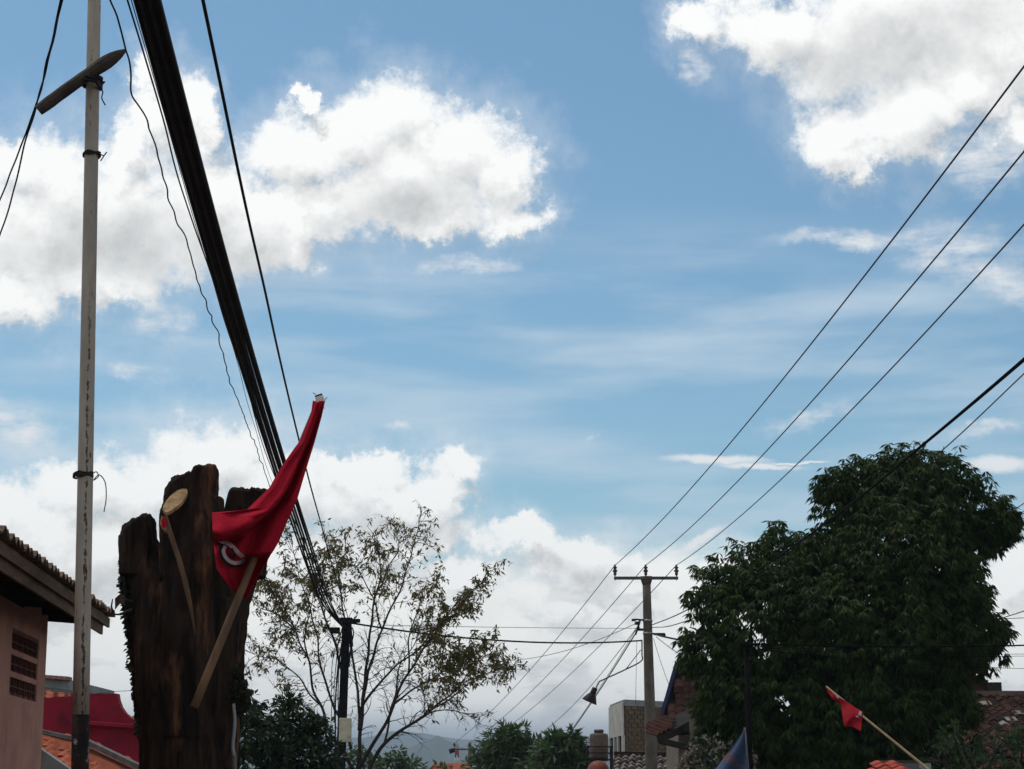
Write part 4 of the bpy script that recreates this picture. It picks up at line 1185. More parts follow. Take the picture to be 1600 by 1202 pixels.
def lobed_tree(name, label, lobes, Y, foot_uv, mat, leafL, leafW, dens, per, droop, seed, trunk_r=.25, group=None, flat=.9, cat='tree', shell=.62, trunkmat=None, clump=0, grow=1.0):
    """lobes: (u, v, r_px, dy) clumps of foliage; trunk and limbs reach every clump"""
    rr = random.Random(seed)
    f = P(foot_uv[0], foot_uv[1], Y); f = Vector((f.x, f.y, gn(Y)))
    root = thing(name, f, label, cat, group)
    fork = Vector((f.x, f.y, max(f.z + 1.0, P(*foot_uv, Y).z)))
    m = MB(); m.tube(smooth_path([f, f.lerp(fork, .5) + Vector((.08, 0, 0)), fork], 5), [trunk_r * 1.35] + [trunk_r * 1.1] * 4 + [trunk_r] * 6, 12); m.build('trunk', trunkmat or M_trunk, root)
    lm = MB(); cm = MB()
    for u, v, rp, dy in lobes:
        c = PT(u, v, Y, dy); r_ = px(rp, u, v, Y) * grow
        mid = fork.lerp(c, .5) + Vector((rr.gauss(0, .2), rr.gauss(0, .2), -.1 * r_))
        lm.tube(smooth_path([fork - Vector((0, 0, .2)), mid, c], 5), [trunk_r * .55 * (1 - i / 11.5) + .015 for i in range(11)], 7)
        for k_ in range(7):
            e = rand_unit(rr); lm.tube([c - (c - mid) * .2, c + e * r_ * .45, c + e * r_ * .9], [.03, .018, .006], 4)
        n = int(dens * rp * rp / 100)
        for k_ in range(n):
            e = rand_unit(rr)
            bump_ = 1 + .28 * mnoise.noise(e * 2.2 + Vector((u * .1, v * .1, seed))) + .10 * mnoise.noise(e * 6 + Vector((v * .1, u * .1, 0)))
            rad = r_ * bump_ * (rr.uniform(shell, 1.03) if rr.random() < .8 else rr.uniform(.1, .8))
            p = c + Vector((e.x, e.y, e.z * flat)) * rad
            if clump and mnoise.noise(p * clump + Vector((seed, 0, 0))) < -.08 and rr.random() < .8: continue
            if p.z < gn(Y) + .3: continue
            rosette(cm, p, e, rr, per, leafL, leafW, droop)
    lm.build('branches', trunkmat or M_trunk, root)
    tag(cm.build('crown', mat, root), kind='stuff')
    return root

MANGO = [(1405, 770, 80, .3), (1450, 775, 85, 0), (1345, 775, 68, 0), (1505, 805, 62, .2), (1548, 822, 42, 0), (1310, 762, 38, -.2), (1572, 815, 22, 0), (1548, 845, 24, .2),
         (1400, 880, 120, -.4), (1290, 890, 75, .1), (1230, 880, 62, 0), (1165, 895, 56, .2), (1115, 925, 48, 0), (1482, 902, 60, -.2), (1095, 985, 34, -.1), (1120, 1020, 50, -.2),
         (1225, 970, 105, -.5), (1350, 985, 120, -.9), (1455, 975, 95, -.5), (1515, 950, 42, 0), (1535, 982, 32, .1), (1500, 1010, 46, -.1), (1545, 1005, 18, 0),
         (1072, 1040, 15, .2), (1155, 1075, 66, -.4), (1245, 1095, 90, -.7), (1350, 1120, 100, -.9), (1440, 1085, 72, -.6), (1430, 1170, 75, -.5), (1300, 1190, 100, -.4), (1495, 1110, 34, 0), (1490, 1165, 42, .2), (1520, 1040, 24, .1), (1565, 985, 16, 0), (1180, 1160, 75, .1), (1120, 1120, 38, .3)]
lobed_tree('mango_tree', 'huge dense dark green mango tree filling the lower right, taller than the concrete pole', MANGO, 20.0, (1310, 1230), M_mango, .185, .046, 15, 9, 1.0, 21, .34, clump=1.7, grow=1.09)
BUSH = [(400, 1150, 42, -.5), (440, 1130, 46, 0), (480, 1150, 42, .2), (420, 1190, 50, -.6), (470, 1200, 50, -.3), (505, 1185, 30, .2), (380, 1120, 22, -.2), (395, 1100, 16, 0), (455, 1092, 16, 0), (500, 1130, 18, .2)]
lobed_tree('dark_bush_tree', 'dark leafy bush between the stump and the cream box pole', BUSH, 17.5, (440, 1240), M_bush, .13, .055, 7.5, 7, .2, 23, .10)
LOWT = [(795, 1160, 30, 0), (780, 1180, 38, 0), (795, 1150, 16, 0), (830, 1185, 40, .5), (765, 1205, 40, 0), (815, 1205, 40, 0)]
lobed_tree('low_tree', 'low bushy green tree left of the water tank, left one with the pointed top', LOWT, 44, (795, 1240), M_fargreen, .42, .15, 9, 6, .35, 25, .14, group='low trees left of the water tank')
LOWT2 = [(880, 1175, 38, 0), (865, 1165, 20, 0), (893, 1152, 12, 0), (900, 1185, 30, 0), (860, 1200, 45, 0), (915, 1200, 30, -.5)]
lobed_tree('low_tree', 'low bushy green tree beside the water tank, right one under the thick cable', LOWT2, 42, (880, 1240), M_fargreen, .42, .15, 9, 6, .35, 27, .14, group='low trees left of the water tank')
HEDGE = [(600, 1200, 34, 0), (640, 1205, 26, 0), (690, 1208, 16, 0), (555, 1195, 30, 0), (620, 1185, 16, 0)]
lobed_tree('hedge_tree', 'faint green treetop low behind the bare tree trunk', HEDGE, 52, (600, 1240), M_fargreen, .4, .15, 7, 6, .3, 28, .12)
RB = [(1560, 1170, 40, 0), (1590, 1150, 26, .2), (1520, 1195, 40, 0), (1600, 1190, 40, 0), (1490, 1150, 26, 0), (1475, 1190, 34, 0)]
lobed_tree('garden_shrub', 'loose green shrub in front of the brown tiled roof at the lower right corner', RB, 18.5, (1550, 1250), M_fargreen, .13, .05, 2.8, 7, .3, 29, .07, cat='shrub')
BL = [(1105, 1185, 38, 0), (1150, 1190, 30, 0), (1080, 1200, 22, 0)]
fb = lobed_tree('flowering_shrub', 'shrub with pale pinkish bloom beside the blue flag', BL, 16.5, (1110, 1250), M_bush, .09, .045, 5, 6, .2, 31, .05, cat='shrub')
m = MB(); rr = random.Random(33)
for i in range(170):
    u, v, rp, dy = rr.choice(BL); e = rand_unit(rr); e.y = -abs(e.y); r_ = px(rp, u, v, 16.5)
    p = P(u, v, 16.5) + e * r_ * rr.uniform(.9, 1.1)
    for k_ in range(3):
        m.leaf(p, rand_unit(rr), rand_unit(rr), .05, .045)
tag(m.build('bloom', M_palebloom, fb), kind='stuff')

# the bare tree: limbs traced, twigs grown
rr = random.Random(41)
BY = 27.2
bt_foot = Vector((P(560, 1202, BY).x, BY * K, gn(BY)))
bare = thing('bare_tree', bt_foot, 'open spreading tree with thin bare branches and sparse small leaves in the middle', 'tree')
LIMBS = [
    ([(556, 1290, 0), (560, 1200, 0), (566, 1110, .1), (573, 1040, .2), (578, 985, .3), (588, 925, .5), (594, 880, .5), (582, 840, .6)], 8, 1.6),
    ([(566, 1110, .1), (578, 1040, -.3), (600, 980, -.5), (625, 920, -.6), (640, 875, -.7), (650, 838, -.8), (658, 806, -.8)], 5, 1.0),
    ([(588, 925, .5), (612, 880, .8), (624, 850, .9), (616, 822, .9)], 3, .9),
    ([(562, 1140, 0), (556, 1050, .6), (540, 980, .9), (530, 920, 1.1), (520, 870, 1.2), (512, 845, 1.2)], 5, 1.0),
    ([(552, 1200, 0), (515, 1140, -.4), (495, 1085, -.6), (478, 1030, -.9), (462, 985, -1), (440, 940, -1.2), (412, 900, -1.3)], 6, 1.1),
    ([(500, 1100, -.5), (470, 1060, -.3), (440, 1035, 0), (408, 1028, .2), (378, 1012, .3)], 3.2, .8),
    ([(548, 1170, 0), (522, 1100, .6), (500, 1040, .9), (492, 985, 1.1), (478, 930, 1.2), (462, 880, 1.3), (455, 850, 1.3)], 5, 1.0),
    ([(478, 1030, -.9), (476, 980, -.6), (490, 930, -.5), (488, 880, -.5)], 3, .8),
    ([(462, 985, -1), (430, 960, -.8), (402, 950, -.7), (385, 925, -.6)], 3, .8),
    ([(560, 1200, 0), (590, 1150, -.5), (616, 1100, -.8), (640, 1050, -1), (672, 1000, -1.2), (708, 955, -1.3), (752, 912, -1.4)], 7, 1.0),
    ([(570, 1215, 0), (600, 1165, -.3), (635, 1135, -.4), (665, 1115, -.4), (695, 1090, -.5), (725, 1055, -.5), (768, 1010, -.6)], 7, 1.0),
    ([(560, 1115, .1), (582, 1080, .4), (612, 1048, .6), (645, 1020, .8), (680, 985, 1.0), (710, 945, 1.1), (735, 925, 1.1)], 5, 1.0),
    ([(635, 1135, -.4), (672, 1112, .1), (705, 1096, .4), (735, 1070, .6), (765, 1050, .6), (800, 1042, .7)], 3.6, .8),
    ([(616, 1100, -.8), (650, 1075, -1.2), (690, 1052, -1.4), (730, 1020, -1.5)], 4, .9),
    ([(640, 1050, -1), (640, 1000, -1.3), (655, 950, -1.4), (680, 905, -1.5)], 3.4, .9),
    ([(600, 1165, -.3), (612, 1100, .5), (628, 1040, .8), (655, 985, 1.0), (668, 930, 1.0)], 4, .9),
    ([(600, 980, -.5), (580, 930, -.9), (560, 890, -1), (545, 860, -1)], 3.2, .9),
    ([(665, 1115, -.4), (700, 1108, -.7), (735, 1122, -.8), (762, 1142, -.8)], 2.6, .6),
    ([(540, 1060, .5), (520, 1000, -.2), (505, 960, -.4), (505, 900, -.5), (520, 862, -.5)], 3.6, .9),
    ([(545, 1190, 0), (520, 1165, .3), (498, 1150, .5), (470, 1120, .7), (440, 1085, .8)], 3.0, .7),
]
bm1 = MB(); tw = MB(); lf = MB(); nleaf = 0
def leaf_here(p, n, dens_):
    global nleaf
    for k_ in range(n):
        q = (rand_unit(rr) + Vector((0, 0, -.75))).normalized()
        lf.leaf(p + rand_unit(rr) * .05, q, rand_unit(rr), rr.uniform(.12, .20), rr.uniform(.038, .058), .15); nleaf += 1
def twig(p, d, L, r_, depth, leafy):
    pts = [p]; q = p.copy(); dd = d.copy(); n = 6
    for i in range(n):
        dd = (dd + rand_unit(rr) * .28 + Vector((0, 0, .03 if depth > 1 else -.05))).normalized(); q = q + dd * L / n; pts.append(q)
    tw.tube(pts, [r_ * (1 - .8 * i / n) for i in range(n + 1)], 4, caps=False)
    if depth > 0:
        for i in range(2, n + 1):
            if rr.random() < .62:
                e = (dd + rand_unit(rr) * .9).normalized(); twig(pts[i], e, L * rr.uniform(.4, .62), r_ * .5, depth - 1, leafy)
    if depth <= 1:
        for i in range(2, n + 1):
            if rr.random() < leafy: leaf_here(pts[i], rr.randint(1, 2), 1)
def leafiness(u, v):
    c = .12
    for cu, cv, r_, a in ((705, 1040, 60, .9), (730, 935, 45, .55), (510, 880, 55, .45), (590, 890, 50, .35), (440, 900, 45, .4), (440, 960, 45, .35), (660, 950, 60, .35), (480, 980, 60, .3), (400, 1000, 40, .3), (740, 1010, 40, .6)):
        c += a * math.exp(-((u - cu) ** 2 + (v - cv) ** 2) / r_ ** 2)
    if v > 1075: c *= .25
    if 540 < u < 650 and v > 960: c *= .12
    return min(1, c * .66)
for l, wd, k__ in LIMBS:
    pts = smooth_path([PT(u, v, BY, dy) for u, v, dy in l], 8)
    pts = [p + Vector((mnoise.noise(p * 1.3), mnoise.noise(p * 1.3 + Vector((9, 0, 0))), mnoise.noise(p * 1.3 + Vector((0, 9, 0))))) * .09 for p in pts]
    n = len(pts); r0 = px(wd, 600, 1000, BY) * .5
    bm1.tube(pts, [r0 * (1 - .86 * (i / (n - 1)) ** .8) for i in range(n)], 7)
    uv = smooth_path([Vector((u, v, 0)) for u, v, dy in l], 8)
    for i in range(n):
        t = i / (n - 1)
        if t < .12 or l[0][1] > 1180 and t < .2: continue
        for _ in range(1 if rr.random() < .85 else 0):
            d = ((pts[min(i + 1, n - 1)] - pts[i - 1]).normalized() * .8 + rand_unit(rr) * .9 + Vector((0, 0, .1))).normalized()
            lfy = leafiness(uv[i].x, uv[i].y)
            twig(pts[i], d, rr.uniform(.35, .95) * (1.15 - .45 * t), r0 * .16 + .005, 2 if rr.random() < .6 else 1, lfy)
    d = (pts[-1] - pts[-4]).normalized()
    twig(pts[-1], d, .38, .008, 1, leafiness(uv[-1].x, uv[-1].y) * .8)
# the dense clump low on the right
for i in range(150):
    u = 705 + rr.gauss(0, 30); v = 1042 + rr.gauss(0, 21) + (u - 705) * -.15
    leaf_here(PT(u, v, BY, -1.2 + rr.gauss(0, .5)), 6, 1)
bm1.build('limbs', M_twig, bare)
tag(tw.build('twigs', M_twig, bare), kind='stuff')
tag(lf.build('leaves', M_sparse, bare), kind='stuff')
print('leaves', nleaf)

# ================================================================== buildings on the right
# white and brick block
bb = thing('flat_roofed_block', P(1010, 1200, 42), 'flat roofed building with white end panel and brown brick flank behind the concrete pole', 'building')
c0_ = P(976, 1094, 40)                       # near corner, top
dr = P(1068, 1092, 41.3) - c0_; dr.z = 0; drn = dr.normalized()
dl = P(954, 1100, 42.6) - c0_; dl.z = 0; dln = dl.normalized()
zt = c0_.z; z0_ = gn(42)
m = MB(); ztb = P(976, 1103, 40).z; body = MB()
q = [c0_ + drn * .02 + dln * .02, c0_ + dr * 1.2, c0_ + dr * 1.2 + dl * .97, c0_ + dl * .97 + drn * .02]
body.prism([Vector((p.x, p.y, ztb)) for p in q], (0, 0, z0_ - ztb)); body.build('wall', M_brick, bb)
# brick courses on the flank, individually laid in view
bl = (dr.length * 1.0) / 10; rows_ = 12; bh = (ztb - P(976, 1184, 40).z) / rows_
bme = None
nface = drn.cross(Vector((0, 0, 1))); nface = nface if nface.y < 0 else -nface
for j in range(rows_):
    for i in range(10 if j % 2 == 0 else 9):
        p = c0_ + drn * (bl * (i + .5 + (.5 if j % 2 else 0))) ; p.z = ztb - bh * (j + .5)
        if bme is None:
            mm = MB(); mm.box(Vector((0, 0, 0)), (bl - .05, .04, bh - .05), (drn, nface, Vector((0, 0, 1))))
            ob = mm.build('brick', M_brick, bb, origin=(0, 0, 0)); bme = ob
        else:
            ob = bme.copy(); COL.objects.link(ob); ob.parent = bb
        ob.location = p + nface * .012 + Vector((0, 0, RNG.gauss(0, .006))) - bb.location
m = MB(); q = [c0_ - drn * .06 - dln * .06 + nface * .0, c0_ + dr * 1.2 - dln * .08, c0_ + dr * 1.2 + dl, c0_ + dl - drn * .05]
m.prism([Vector((p.x, p.y, zt + .02)) for p in q], (0, 0, ztb - zt - .02)); m.build('roof_edge', M_greyp, bb)
m = MB(); pz1 = P(976, 1097, 40).z; pz0 = P(976, 1149, 40).z; nl = dln.cross(Vector((0, 0, 1))); nl = nl if nl.x < 0 else -nl
q = [c0_ + nl * .03, c0_ + dl + nl * .03]
m.prism([Vector((q[0].x, q[0].y, pz1)), Vector((q[1].x, q[1].y, pz1)), Vector((q[1].x, q[1].y, pz0)), Vector((q[0].x, q[0].y, pz0))], nl * .06); m.build('white_panel', M_whitewall, bb)
pzb = P(976, 1185, 40).z
for k_, t in enumerate((.03, .36, .62, .95)):
    m = MB(); c = c0_ + dl * t + nl * .06; m.box(Vector((c.x, c.y, (pz0 + pzb) / 2)), (.10, .32, pz0 - pzb), (nl, dln, Vector((0, 0, 1)))); m.build('pillar', M_whitewall, bb)
m = MB(); c = c0_ + dl * .5 + nl * .012; m.box(Vector((c.x, c.y, (pz0 + pzb) / 2)), (.02, dl.length * .94, pz0 - pzb), (nl, dln, Vector((0, 0, 1)))); m.build('opening_shade_panel', M_void, bb)  # solid black panel between the pillars, shade of the openings as colour
# water tank and its stand
TY = 39.0
tk = thing('water_tank', P(936, 1190, TY), 'round brown water tank on a railed stand left of the white panelled building', 'water tank')
c = P(936, 1186, TY); rr_ = px(14.7, 936, 1165, TY)
def zz(v): return P(936, v, TY).z
prof = [(1186, .97), (1182, 1), (1170, 1.0), (1168, 1.03), (1166, 1.0), (1158, 1.0), (1156, 1.02), (1154, 1), (1150, .99), (1147, .92), (1146, .6)]
m = MB(); m.tube([Vector((c.x, c.y, zz(v))) for v, _ in prof], [rr_ * k_ for _, k_ in prof], 24); m.build('tank_body', M_tank, tk)
m = MB(); m.tube([Vector((c.x, c.y, zz(v))) for v in (1146, 1143, 1142.5, 1140)], [rr_ * .5, rr_ * .5, rr_ * .58, rr_ * .45], 18); m.build('tank_lid', M_gutter, tk)
hw = px(19, 936, 1165, TY)
stand = thing('tank_stand', Vector((c.x, c.y, gn(TY))), 'thin steel stand with railing carrying the round brown water tank', 'stand')
for sx in (-1, 1):
    for sy in (-1, 1):
        m = MB(); m.tube([Vector((c.x + sx * hw, c.y + sy * hw, zz(1166))), Vector((c.x + sx * hw, c.y + sy * hw, gn(TY)))], .035, 6); m.build('leg', M_polecable, stand)
for v in (1167, 1177, 1187.5):
    for sy in (-1, 1):
        m = MB(); m.beam(Vector((c.x - hw - .06, c.y + sy * hw, zz(v))), Vector((c.x + hw + .06, c.y + sy * hw, zz(v))), .035, .035); m.build('rail', M_polecable, stand)
m = MB(); m.box(Vector((c.x, c.y, zz(1187.5))), (2 * hw, 2 * hw, .05)); m.build('platform', M_beam, stand)
m = MB(); c2 = P(935, 1216, 37); pr = [(0, 1.0), (.2, .98), (.4, .9), (.52, .7), (.6, .4), (.63, .05)]
m.sm = True; m.tube([c2 + Vector((0, 0, z)) for z, _ in pr], [px(18, 935, 1200, 37) * k_ for _, k_ in pr], 24)
dm = tag(m.build('orange_dome', M_orange), 'rounded orange top just showing below the brown water tank', 'dome')
m = MB(); m.box(P(935, 1216, 37) - Vector((0, 0, 1.5)), (1.1, 1.1, 3)); m.build('drum', M_greyp, dm)
# blue edged gable house
gh = thing('gable_house', P(1120, 1200, 26), 'gable house with dark blue roof edge board, half hidden by the big tree', 'house')
A_ = P(1060, 1042, 27.2); B_ = P(1029, 1146, 26); C_ = P(1190, 1150, 26); D_ = P(1200, 1042, 27.2)
m = MB(); m.prism([A_, B_, C_, D_], (0, .12, -.03)); m.build('roof_boarding', M_tiledark, gh)
m = MB(); m.beam(A_ + Vector((-.04, -.1, .08)), B_ + Vector((-.04, -.1, 0)), .10, .13); m.build('barge_board', M_bluebarge, gh)
m = MB(); m.beam(A_ + Vector((0, -.06, .1)), D_ + Vector((0, -.06, .1)), .16, .12); m.build('ridge_cap', M_tiledark, gh)
eyr = (A_ - P(1060, 1150, 26)); eyr.x = 0; eyr.normalize()
exr = Vector((1, 0, 0)); Or = Vector((B_.x + .05, B_.y - .02, B_.z + .02))
tg = tile_mesh(.24, .33, .05, .016, 'gable_roof_tile')
nrows = 9
def skg(i, j):
    frac = (j + 1) / 12.0; return Or.x + .24 * i < B_.x + (A_.x - B_.x) * min(1, frac) + .02
place_tiles(gh, Or + Vector((0, -.05, 0)), exr, eyr, 9, 11, .24, .33, [M_tiledark], tg, seed=13, skip=skg)
m = MB(); m.prism([P(1060, 1120, 26.6), P(1300, 1120, 26.6), P(1300, 1300, 26.6), P(1060, 1300, 26.6)], (0, 4, 0)); m.build('wall', M_tan, gh)
m = MB(); m.box(P(1083, 1158, 25.5), (.15, .2, 1.2)); m.build('pillar', M_tan, gh)
# little orange canopy
O = P(1026, 1153, 25.0); ex = (P(1076, 1128, 25.6) - O).normalized(); ey3 = Vector((.1, .9, .35)).normalized()
m = MB(); m.prism([O, P(1078, 1127, 25.6), P(1078, 1127, 25.6) + ey3 * 1.0, O + ey3 * 1.0], (0, 0, -.05)); m.build('canopy_boarding', M_beam, gh)
place_tiles(gh, O + Vector((0, -.02, .02)), ex, ey3, 4, 3, .22, .33, [M_rust], tile_mesh(.22, .33, .06, .03, 'canopy_tile'), seed=14)
m = MB(); m.beam(P(1033, 1158, 25.2), P(1083, 1170, 25.6), .16, .13); m.beam(P(1030, 1156, 25.1), P(1078, 1134, 25.8), .08, .16); m.build('bracket_beam', M_beam, gh)
# low tiled roof with pale speckled tiles behind the concrete pole
lr = thing('speckled_roof_house', P(1010, 1230, 33), 'low roof of dark tiles speckled with pale ones at the foot of the concrete pole', 'house')
Lz = P(960, 1181, 37); Rz = P(1110, 1184, 36.5)
m = MB(); m.prism([Lz, Rz, P(1120, 1250, 33.4), P(955, 1250, 33.4)], (0, 0, -.08)); m.build('roof_boarding', M_tiledark, lr)
exl = (P(1120, 1250, 33.4) - P(955, 1250, 33.4)).normalized(); eyl = (P(1030, 1182, 36.8) - P(1030, 1250, 33.4)); eyl.normalize()
rowsn = int((P(1030, 1182, 36.8) - P(1030, 1250, 33.4)).length / (.30 * .82))
for k_, (mt_, sd_) in enumerate(((M_tiledark, 3),)):
    rr = random.Random(77); tml = tile_mesh(.25, .30, .07, .02, 'speckled_tile'); vis = 0
place_tiles(lr, P(955, 1250, 33.4) + Vector((0, 0, .02)) + eyl * (.246 * max(0, rowsn - 10)), exl, eyl, 14, min(10, rowsn), .25, .30, [M_tiledark], tml, seed=15, jitter=.012,
            skip=lambda i, j: (i * 7 + j * 3) % 5 < 2)
place_tiles(lr, P(955, 1250, 33.4) + Vector((0, 0, .02)) + eyl * (.246 * max(0, rowsn - 10)), exl, eyl, 14, min(10, rowsn), .25, .30, [M_tilepale], tml, seed=16, jitter=.012,
            skip=lambda i, j: (i * 7 + j * 3) % 5 >= 2)
m = MB(); m.beam(Lz + Vector((0, -.1, .08)), Rz + Vector((0, -.1, .08)), .22, .14); m.build('ridge_cap', M_tiledark, lr)
m = MB(); m.box(P(1030, 1300, 35) - Vector((0, 0, 1)), (3.2, 2.5, 3)); m.build('wall', M_tan, lr)
# right tiled house
rh = thing('brown_tiled_house', P(1540, 1250, 27), 'large house with old brown tile roof and pale patch tiles at the lower right edge', 'house')
ra, rb = P(1395, 1087, 29), P(1760, 1087, 29)
ea, eb = P(1395, 1250, 24.6), P(1760, 1250, 24.6)
m = MB(); m.prism([ra, rb, Vector((rb.x, eb.y, eb.z)), Vector((ra.x, ea.y, ea.z))], (0, 0, -.1)); m.build('roof_boarding', M_tiledark, rh)
eyh = (Vector((ra.x, ra.y, ra.z)) - Vector((ra.x, ea.y, ea.z))); Ls = eyh.length; eyh.normalize()
tmh = tile_mesh(.25, .40, .06, .02, 'house_roof_tile'); stp = .40 * .82
nr = int(Ls / stp); x0 = P(1470, 1087, 29).x
nrv = 20
place_tiles(rh, Vector((x0, ra.y, ra.z)) - eyh * (stp * nrv) + Vector((0, 0, .0)), Vector((1, 0, 0)), eyh, 12, nrv, .25, .40, [M_tiledark, M_tilepale], tmh, seed=18, jitter=.014)
for u, v in ((1504, 1101), (1540, 1103), (1580, 1128), (1592, 1118)):
    t = (v - 1087) / (1250 - 1087); yy = 29 + (24.6 - 29) * min(1, t * 1.12)
    pos = P(u, v, yy)
    # drop onto the roof plane
    s_ = (ra.y - pos.y) / (ra.y - ea.y); pos.z = ra.z + (ea.z - ra.z) * s_ + .07
    mm = MB(); mm.box(Vector((0, 0, 0)), (.3, .34, .012), (Vector((1, 0, 0)), eyh, Vector((1, 0, 0)).cross(eyh))); ob = mm.build('patch_tile', M_tilepale, rh, origin=(0, 0, 0)); ob.location = pos - rh.location
m = MB(); m.beam(ra + Vector((0, -.06, .05)), rb + Vector((0, -.06, .05)), .28, .15); m.build('ridge_cap', material('tan_ridge_mortar', (.17, .11, .075), (.11, .07, .05), scale=5), rh)
m = MB(); m.box(Vector(((ea.x + eb.x) / 2, 27.2 * K, ea.z - 1.4)), (eb.x - ea.x - .6, 4, 2.8)); m.build('wall', M_tan, rh)
# steeper roof behind
uh = thing('hipped_roof_house', P(1480, 1200, 33), 'dark hipped roof rising behind the brown tiled house at the right', 'house')
pr = [P(1300, 1045, 32), P(1478, 1038, 32), P(1500, 1046, 32), P(1543, 1066, 32), P(1562, 1068, 32), P(1563, 1082, 32), P(1563, 1250, 32), P(1300, 1250, 32)]
m = MB(); m.prism(pr[:5] + [P(1563, 1081, 32), P(1300, 1081, 32)], (0, 2.5, -.6)); m.build('roof', M_tiledark, uh)
m = MB(); m.prism([P(1300, 1083, 32.4), P(1552, 1083, 32.4), P(1552, 1300, 32.4), P(1300, 1300, 32.4)], (0, 2.5, 0)); m.build('wall', M_greyp, uh)
m = MB(); m.beam(P(1478, 1037, 31.98), P(1543, 1066, 31.98), .15, .10); m.box(P(1553, 1074, 31.95), (.42, .3, .30)); m.build('hip_cap', M_beam, uh)
m = MB(); m.beam(P(1545, 1081.5, 30.5), P(1700, 1085.0, 30.5), .2, .05); tag(m.build('pale_gutter', M_whitewall), 'thin pale gutter line above the ridge of the brown tiled house', 'gutter')
# far red roof
fr = thing('far_red_roof_house', P(700, 1230, 58), 'distant house showing only its red tiled roof below the far pole', 'house')
m = MB(); m.prism([P(668, 1203, 57), P(680, 1193, 58), P(728, 1192, 58), P(745, 1203, 57), P(745, 1215, 57), P(668, 1215, 57)], (0, 3, 0)); m.build('roof', M_tileorange, fr)
m = MB(); m.prism([P(672, 1214, 57.2), P(741, 1214, 57.2), P(741, 1300, 57.2), P(672, 1300, 57.2)], (0, 2.6, 0)); m.build('wall', M_whitewall, fr)

ms = thing('lattice_mast', P(714, 1230, 150), 'tiny distant red and white lattice mast left of the small far pole', 'mast')
mr = material('mast_red', (.30, .06, .05), (.24, .05, .04)); mw = material('mast_white', (.5, .5, .5), (.45, .45, .45))
for k_ in range(6):
    v0, v1 = 1240 - k_ * 14, 1240 - (k_ + 1) * 14; h0, h1 = 5.5 - k_ * .75, 5.5 - (k_ + 1) * .75
    m = MB()
    for sx in (-1, 1):
        m.tube([P(714 + sx * h0, v0, 150), P(714 + sx * h1, v1, 150)], .10, 4); m.tube([P(714 + sx * h0, v0, 150), P(714 - sx * h1, v1, 150)], .07, 4)
    tag(m.build('mast_section', (mr, mw)[k_ % 2], ms), kind='stuff')

# ================================================================== small flags and the kiosk roof
f2 = thing('small_red_flag', P(1455, 1206, 12), 'small red flag on a long slanting bamboo pole in front of the big tree', 'flag')
a, b = P(1456, 1207, 12), P(1291, 1073, 12.6)
m = MB(); m.tube([a + (a - b) * .25, a, a.lerp(b, .5), b], [.02, .019, .016, .012], 8); m.build('stick', material('pale_bamboo', (.38, .26, .16), (.28, .18, .10), scale=5, rough=.6), f2)
U = [(1290, 1072), (1297, 1082), (1310, 1089), (1325, 1098), (1338, 1107), (1348, 1112)]
Lw = [(1292, 1078), (1300, 1092), (1314, 1103), (1317, 1122), (1320, 1137), (1345, 1140)]
def pl(tab, t):
    x = t * (len(tab) - 1); i = min(int(x), len(tab) - 2); f_ = x - i
    return tab[i][0] + (tab[i + 1][0] - tab[i][0]) * f_, tab[i][1] + (tab[i + 1][1] - tab[i][1]) * f_
def f2p(s_, w, off=0):
    u0, v0 = pl(U, s_); u1, v1 = pl(Lw, s_)
    u = u0 + (u1 - u0) * w; v = v0 + (v1 - v0) * w
    if s_ > .6: v += 3 * sin((s_ - .6) * 18) * w
    return P(u, v, 12.6 - .6 * s_ - .02 + .03 * sin(s_ * 13 + w * 3) * (.3 + w) + off)
m = MB(); m.sm = True; N1, N2 = 40, 20
for i in range(N1 + 1):
    for j in range(N2 + 1): m.v.append(tuple(f2p(i / N1, j / N2)))
for i in range(N1):
    for j in range(N2):
        q_ = i * (N2 + 1) + j; m.face(q_, q_ + 1, q_ + 2 + N2, q_ + 1 + N2)
c_ = m.build('cloth', M_flag2, f2); sd = c_.modifiers.new('s', 'SOLIDIFY'); sd.thickness = .004
m = MB()
for (s0_, s1_, w0, w1) in ((.91, .98, .04, .26), (.88, .93, .34, .42), (.34, .40, .0, .25)):
    b_ = len(m.v)
    for i in range(5):
        for j in range(5): m.v.append(tuple(f2p(s0_ + (s1_ - s0_) * i / 4, w0 + (w1 - w0) * j / 4, -.008)))
    for i in range(4):
        for j in range(4):
            q_ = b_ + i * 5 + j; m.face(q_, q_ + 1, q_ + 6, q_ + 5)
m.build('emblem', M_white, f2)
f3 = thing('blue_flag', P(1168, 1210, 12.5), 'limp blue grey pennant with a faint orange stripe on a thin upright pole', 'flag')
a, b = P(1169, 1206, 12.5), P(1163.5, 1137, 12.5)
m = MB(); m.tube([a + (a - b) * 1.2, a, b], [.017, .016, .013], 8); m.build('stick', M_gutter, f3)
m = MB(); m.sm = True
for i in range(31):
    for j in range(17):
        s_, w = i / 30, j / 16
        u1 = 1163.5 + 6 * s_ * .9; v1 = 1139 + 80 * s_; u0 = 1162 - 52 * s_ ** 1.05; v0 = 1141 + 72 * s_
        m.v.append(tuple(P(u0 + (u1 - u0) * w, v0 + (v1 - v0) * w, 12.44 + .05 * sin(w * 9 + s_ * 3) * s_)))
for i in range(30):
    for j in range(16):
        q_ = i * 17 + j; m.face(q_, q_ + 1, q_ + 18, q_ + 17)
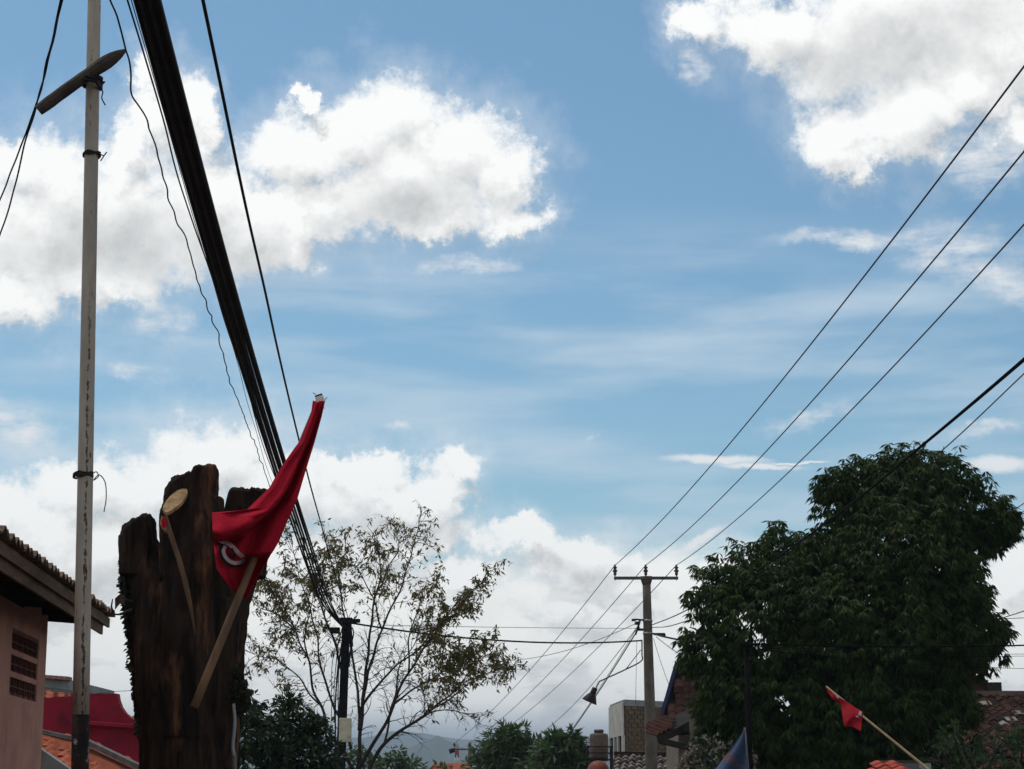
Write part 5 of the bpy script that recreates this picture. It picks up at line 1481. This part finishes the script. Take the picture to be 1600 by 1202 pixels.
c_ = m.build('cloth', M_bluecloth, f3); sd = c_.modifiers.new('s', 'SOLIDIFY'); sd.thickness = .004
ki = thing('kiosk', P(1400, 1260, 14), 'little red tiled roof at the bottom edge under the small red flag', 'kiosk')
O = P(1356, 1212, 13.6); ex = Vector((1, 0, 0)); 
tp1 = P(1372, 1191, 14.3); eyk = (P(1390, 1190, 14.3) - P(1390, 1212, 13.6)); eyk.x = 0; eyk.normalize()
m = MB(); m.prism([O - eyk * .3, P(1440, 1212, 13.6) - eyk * .3, P(1436, 1192, 14.3), P(1372, 1192, 14.3)], (0, 0, -.04)); m.build('roof_boarding', M_beam, ki)
def skk(i, j):
    return i == 0 and j > 1
place_tiles(ki, O - eyk * .3 + Vector((0, 0, .01)), ex, eyk, 3, 5, .21, .32, [material('red_roof_tile', (.42, .06, .03), (.30, .045, .025), scale=5, rnd=.2)], tile_mesh(.21, .32, .04, .015, 'kiosk_tile'), seed=21, skip=skk)
m = MB(); m.beam(P(1370, 1191, 14.32), P(1438, 1191, 14.32), .14, .05); m.build('ridge_cap', material('mossy_ridge', (.09, .08, .045), (.05, .045, .03)), ki)
m = MB(); m.box(P(1446, 1202, 14.0), (.14, .1, .16)); m.build('bracket', M_greyp, ki)
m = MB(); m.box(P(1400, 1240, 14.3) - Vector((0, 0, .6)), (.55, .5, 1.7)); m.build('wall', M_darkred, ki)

# ================================================================== the air: one box of thin haze round everything
m = MB(); m.box((0, 4520, 77), (12400, 9180, 200))
hz_ = tag(m.build('haze', []), kind='stuff')
mt = bpy.data.materials.new('haze_air'); mt.use_nodes = True; nt = mt.node_tree; nt.nodes.clear()
pv = nt.nodes.new('ShaderNodeVolumePrincipled'); pv.inputs['Color'].default_value = (0.66, 0.78, 0.92, 1); pv.inputs['Density'].default_value = 0.00022
pv.inputs['Anisotropy'].default_value = 0.0
ot = nt.nodes.new('ShaderNodeOutputMaterial'); nt.links.new(pv.outputs[0], ot.inputs['Volume'])
hz_.data.materials.append(mt)
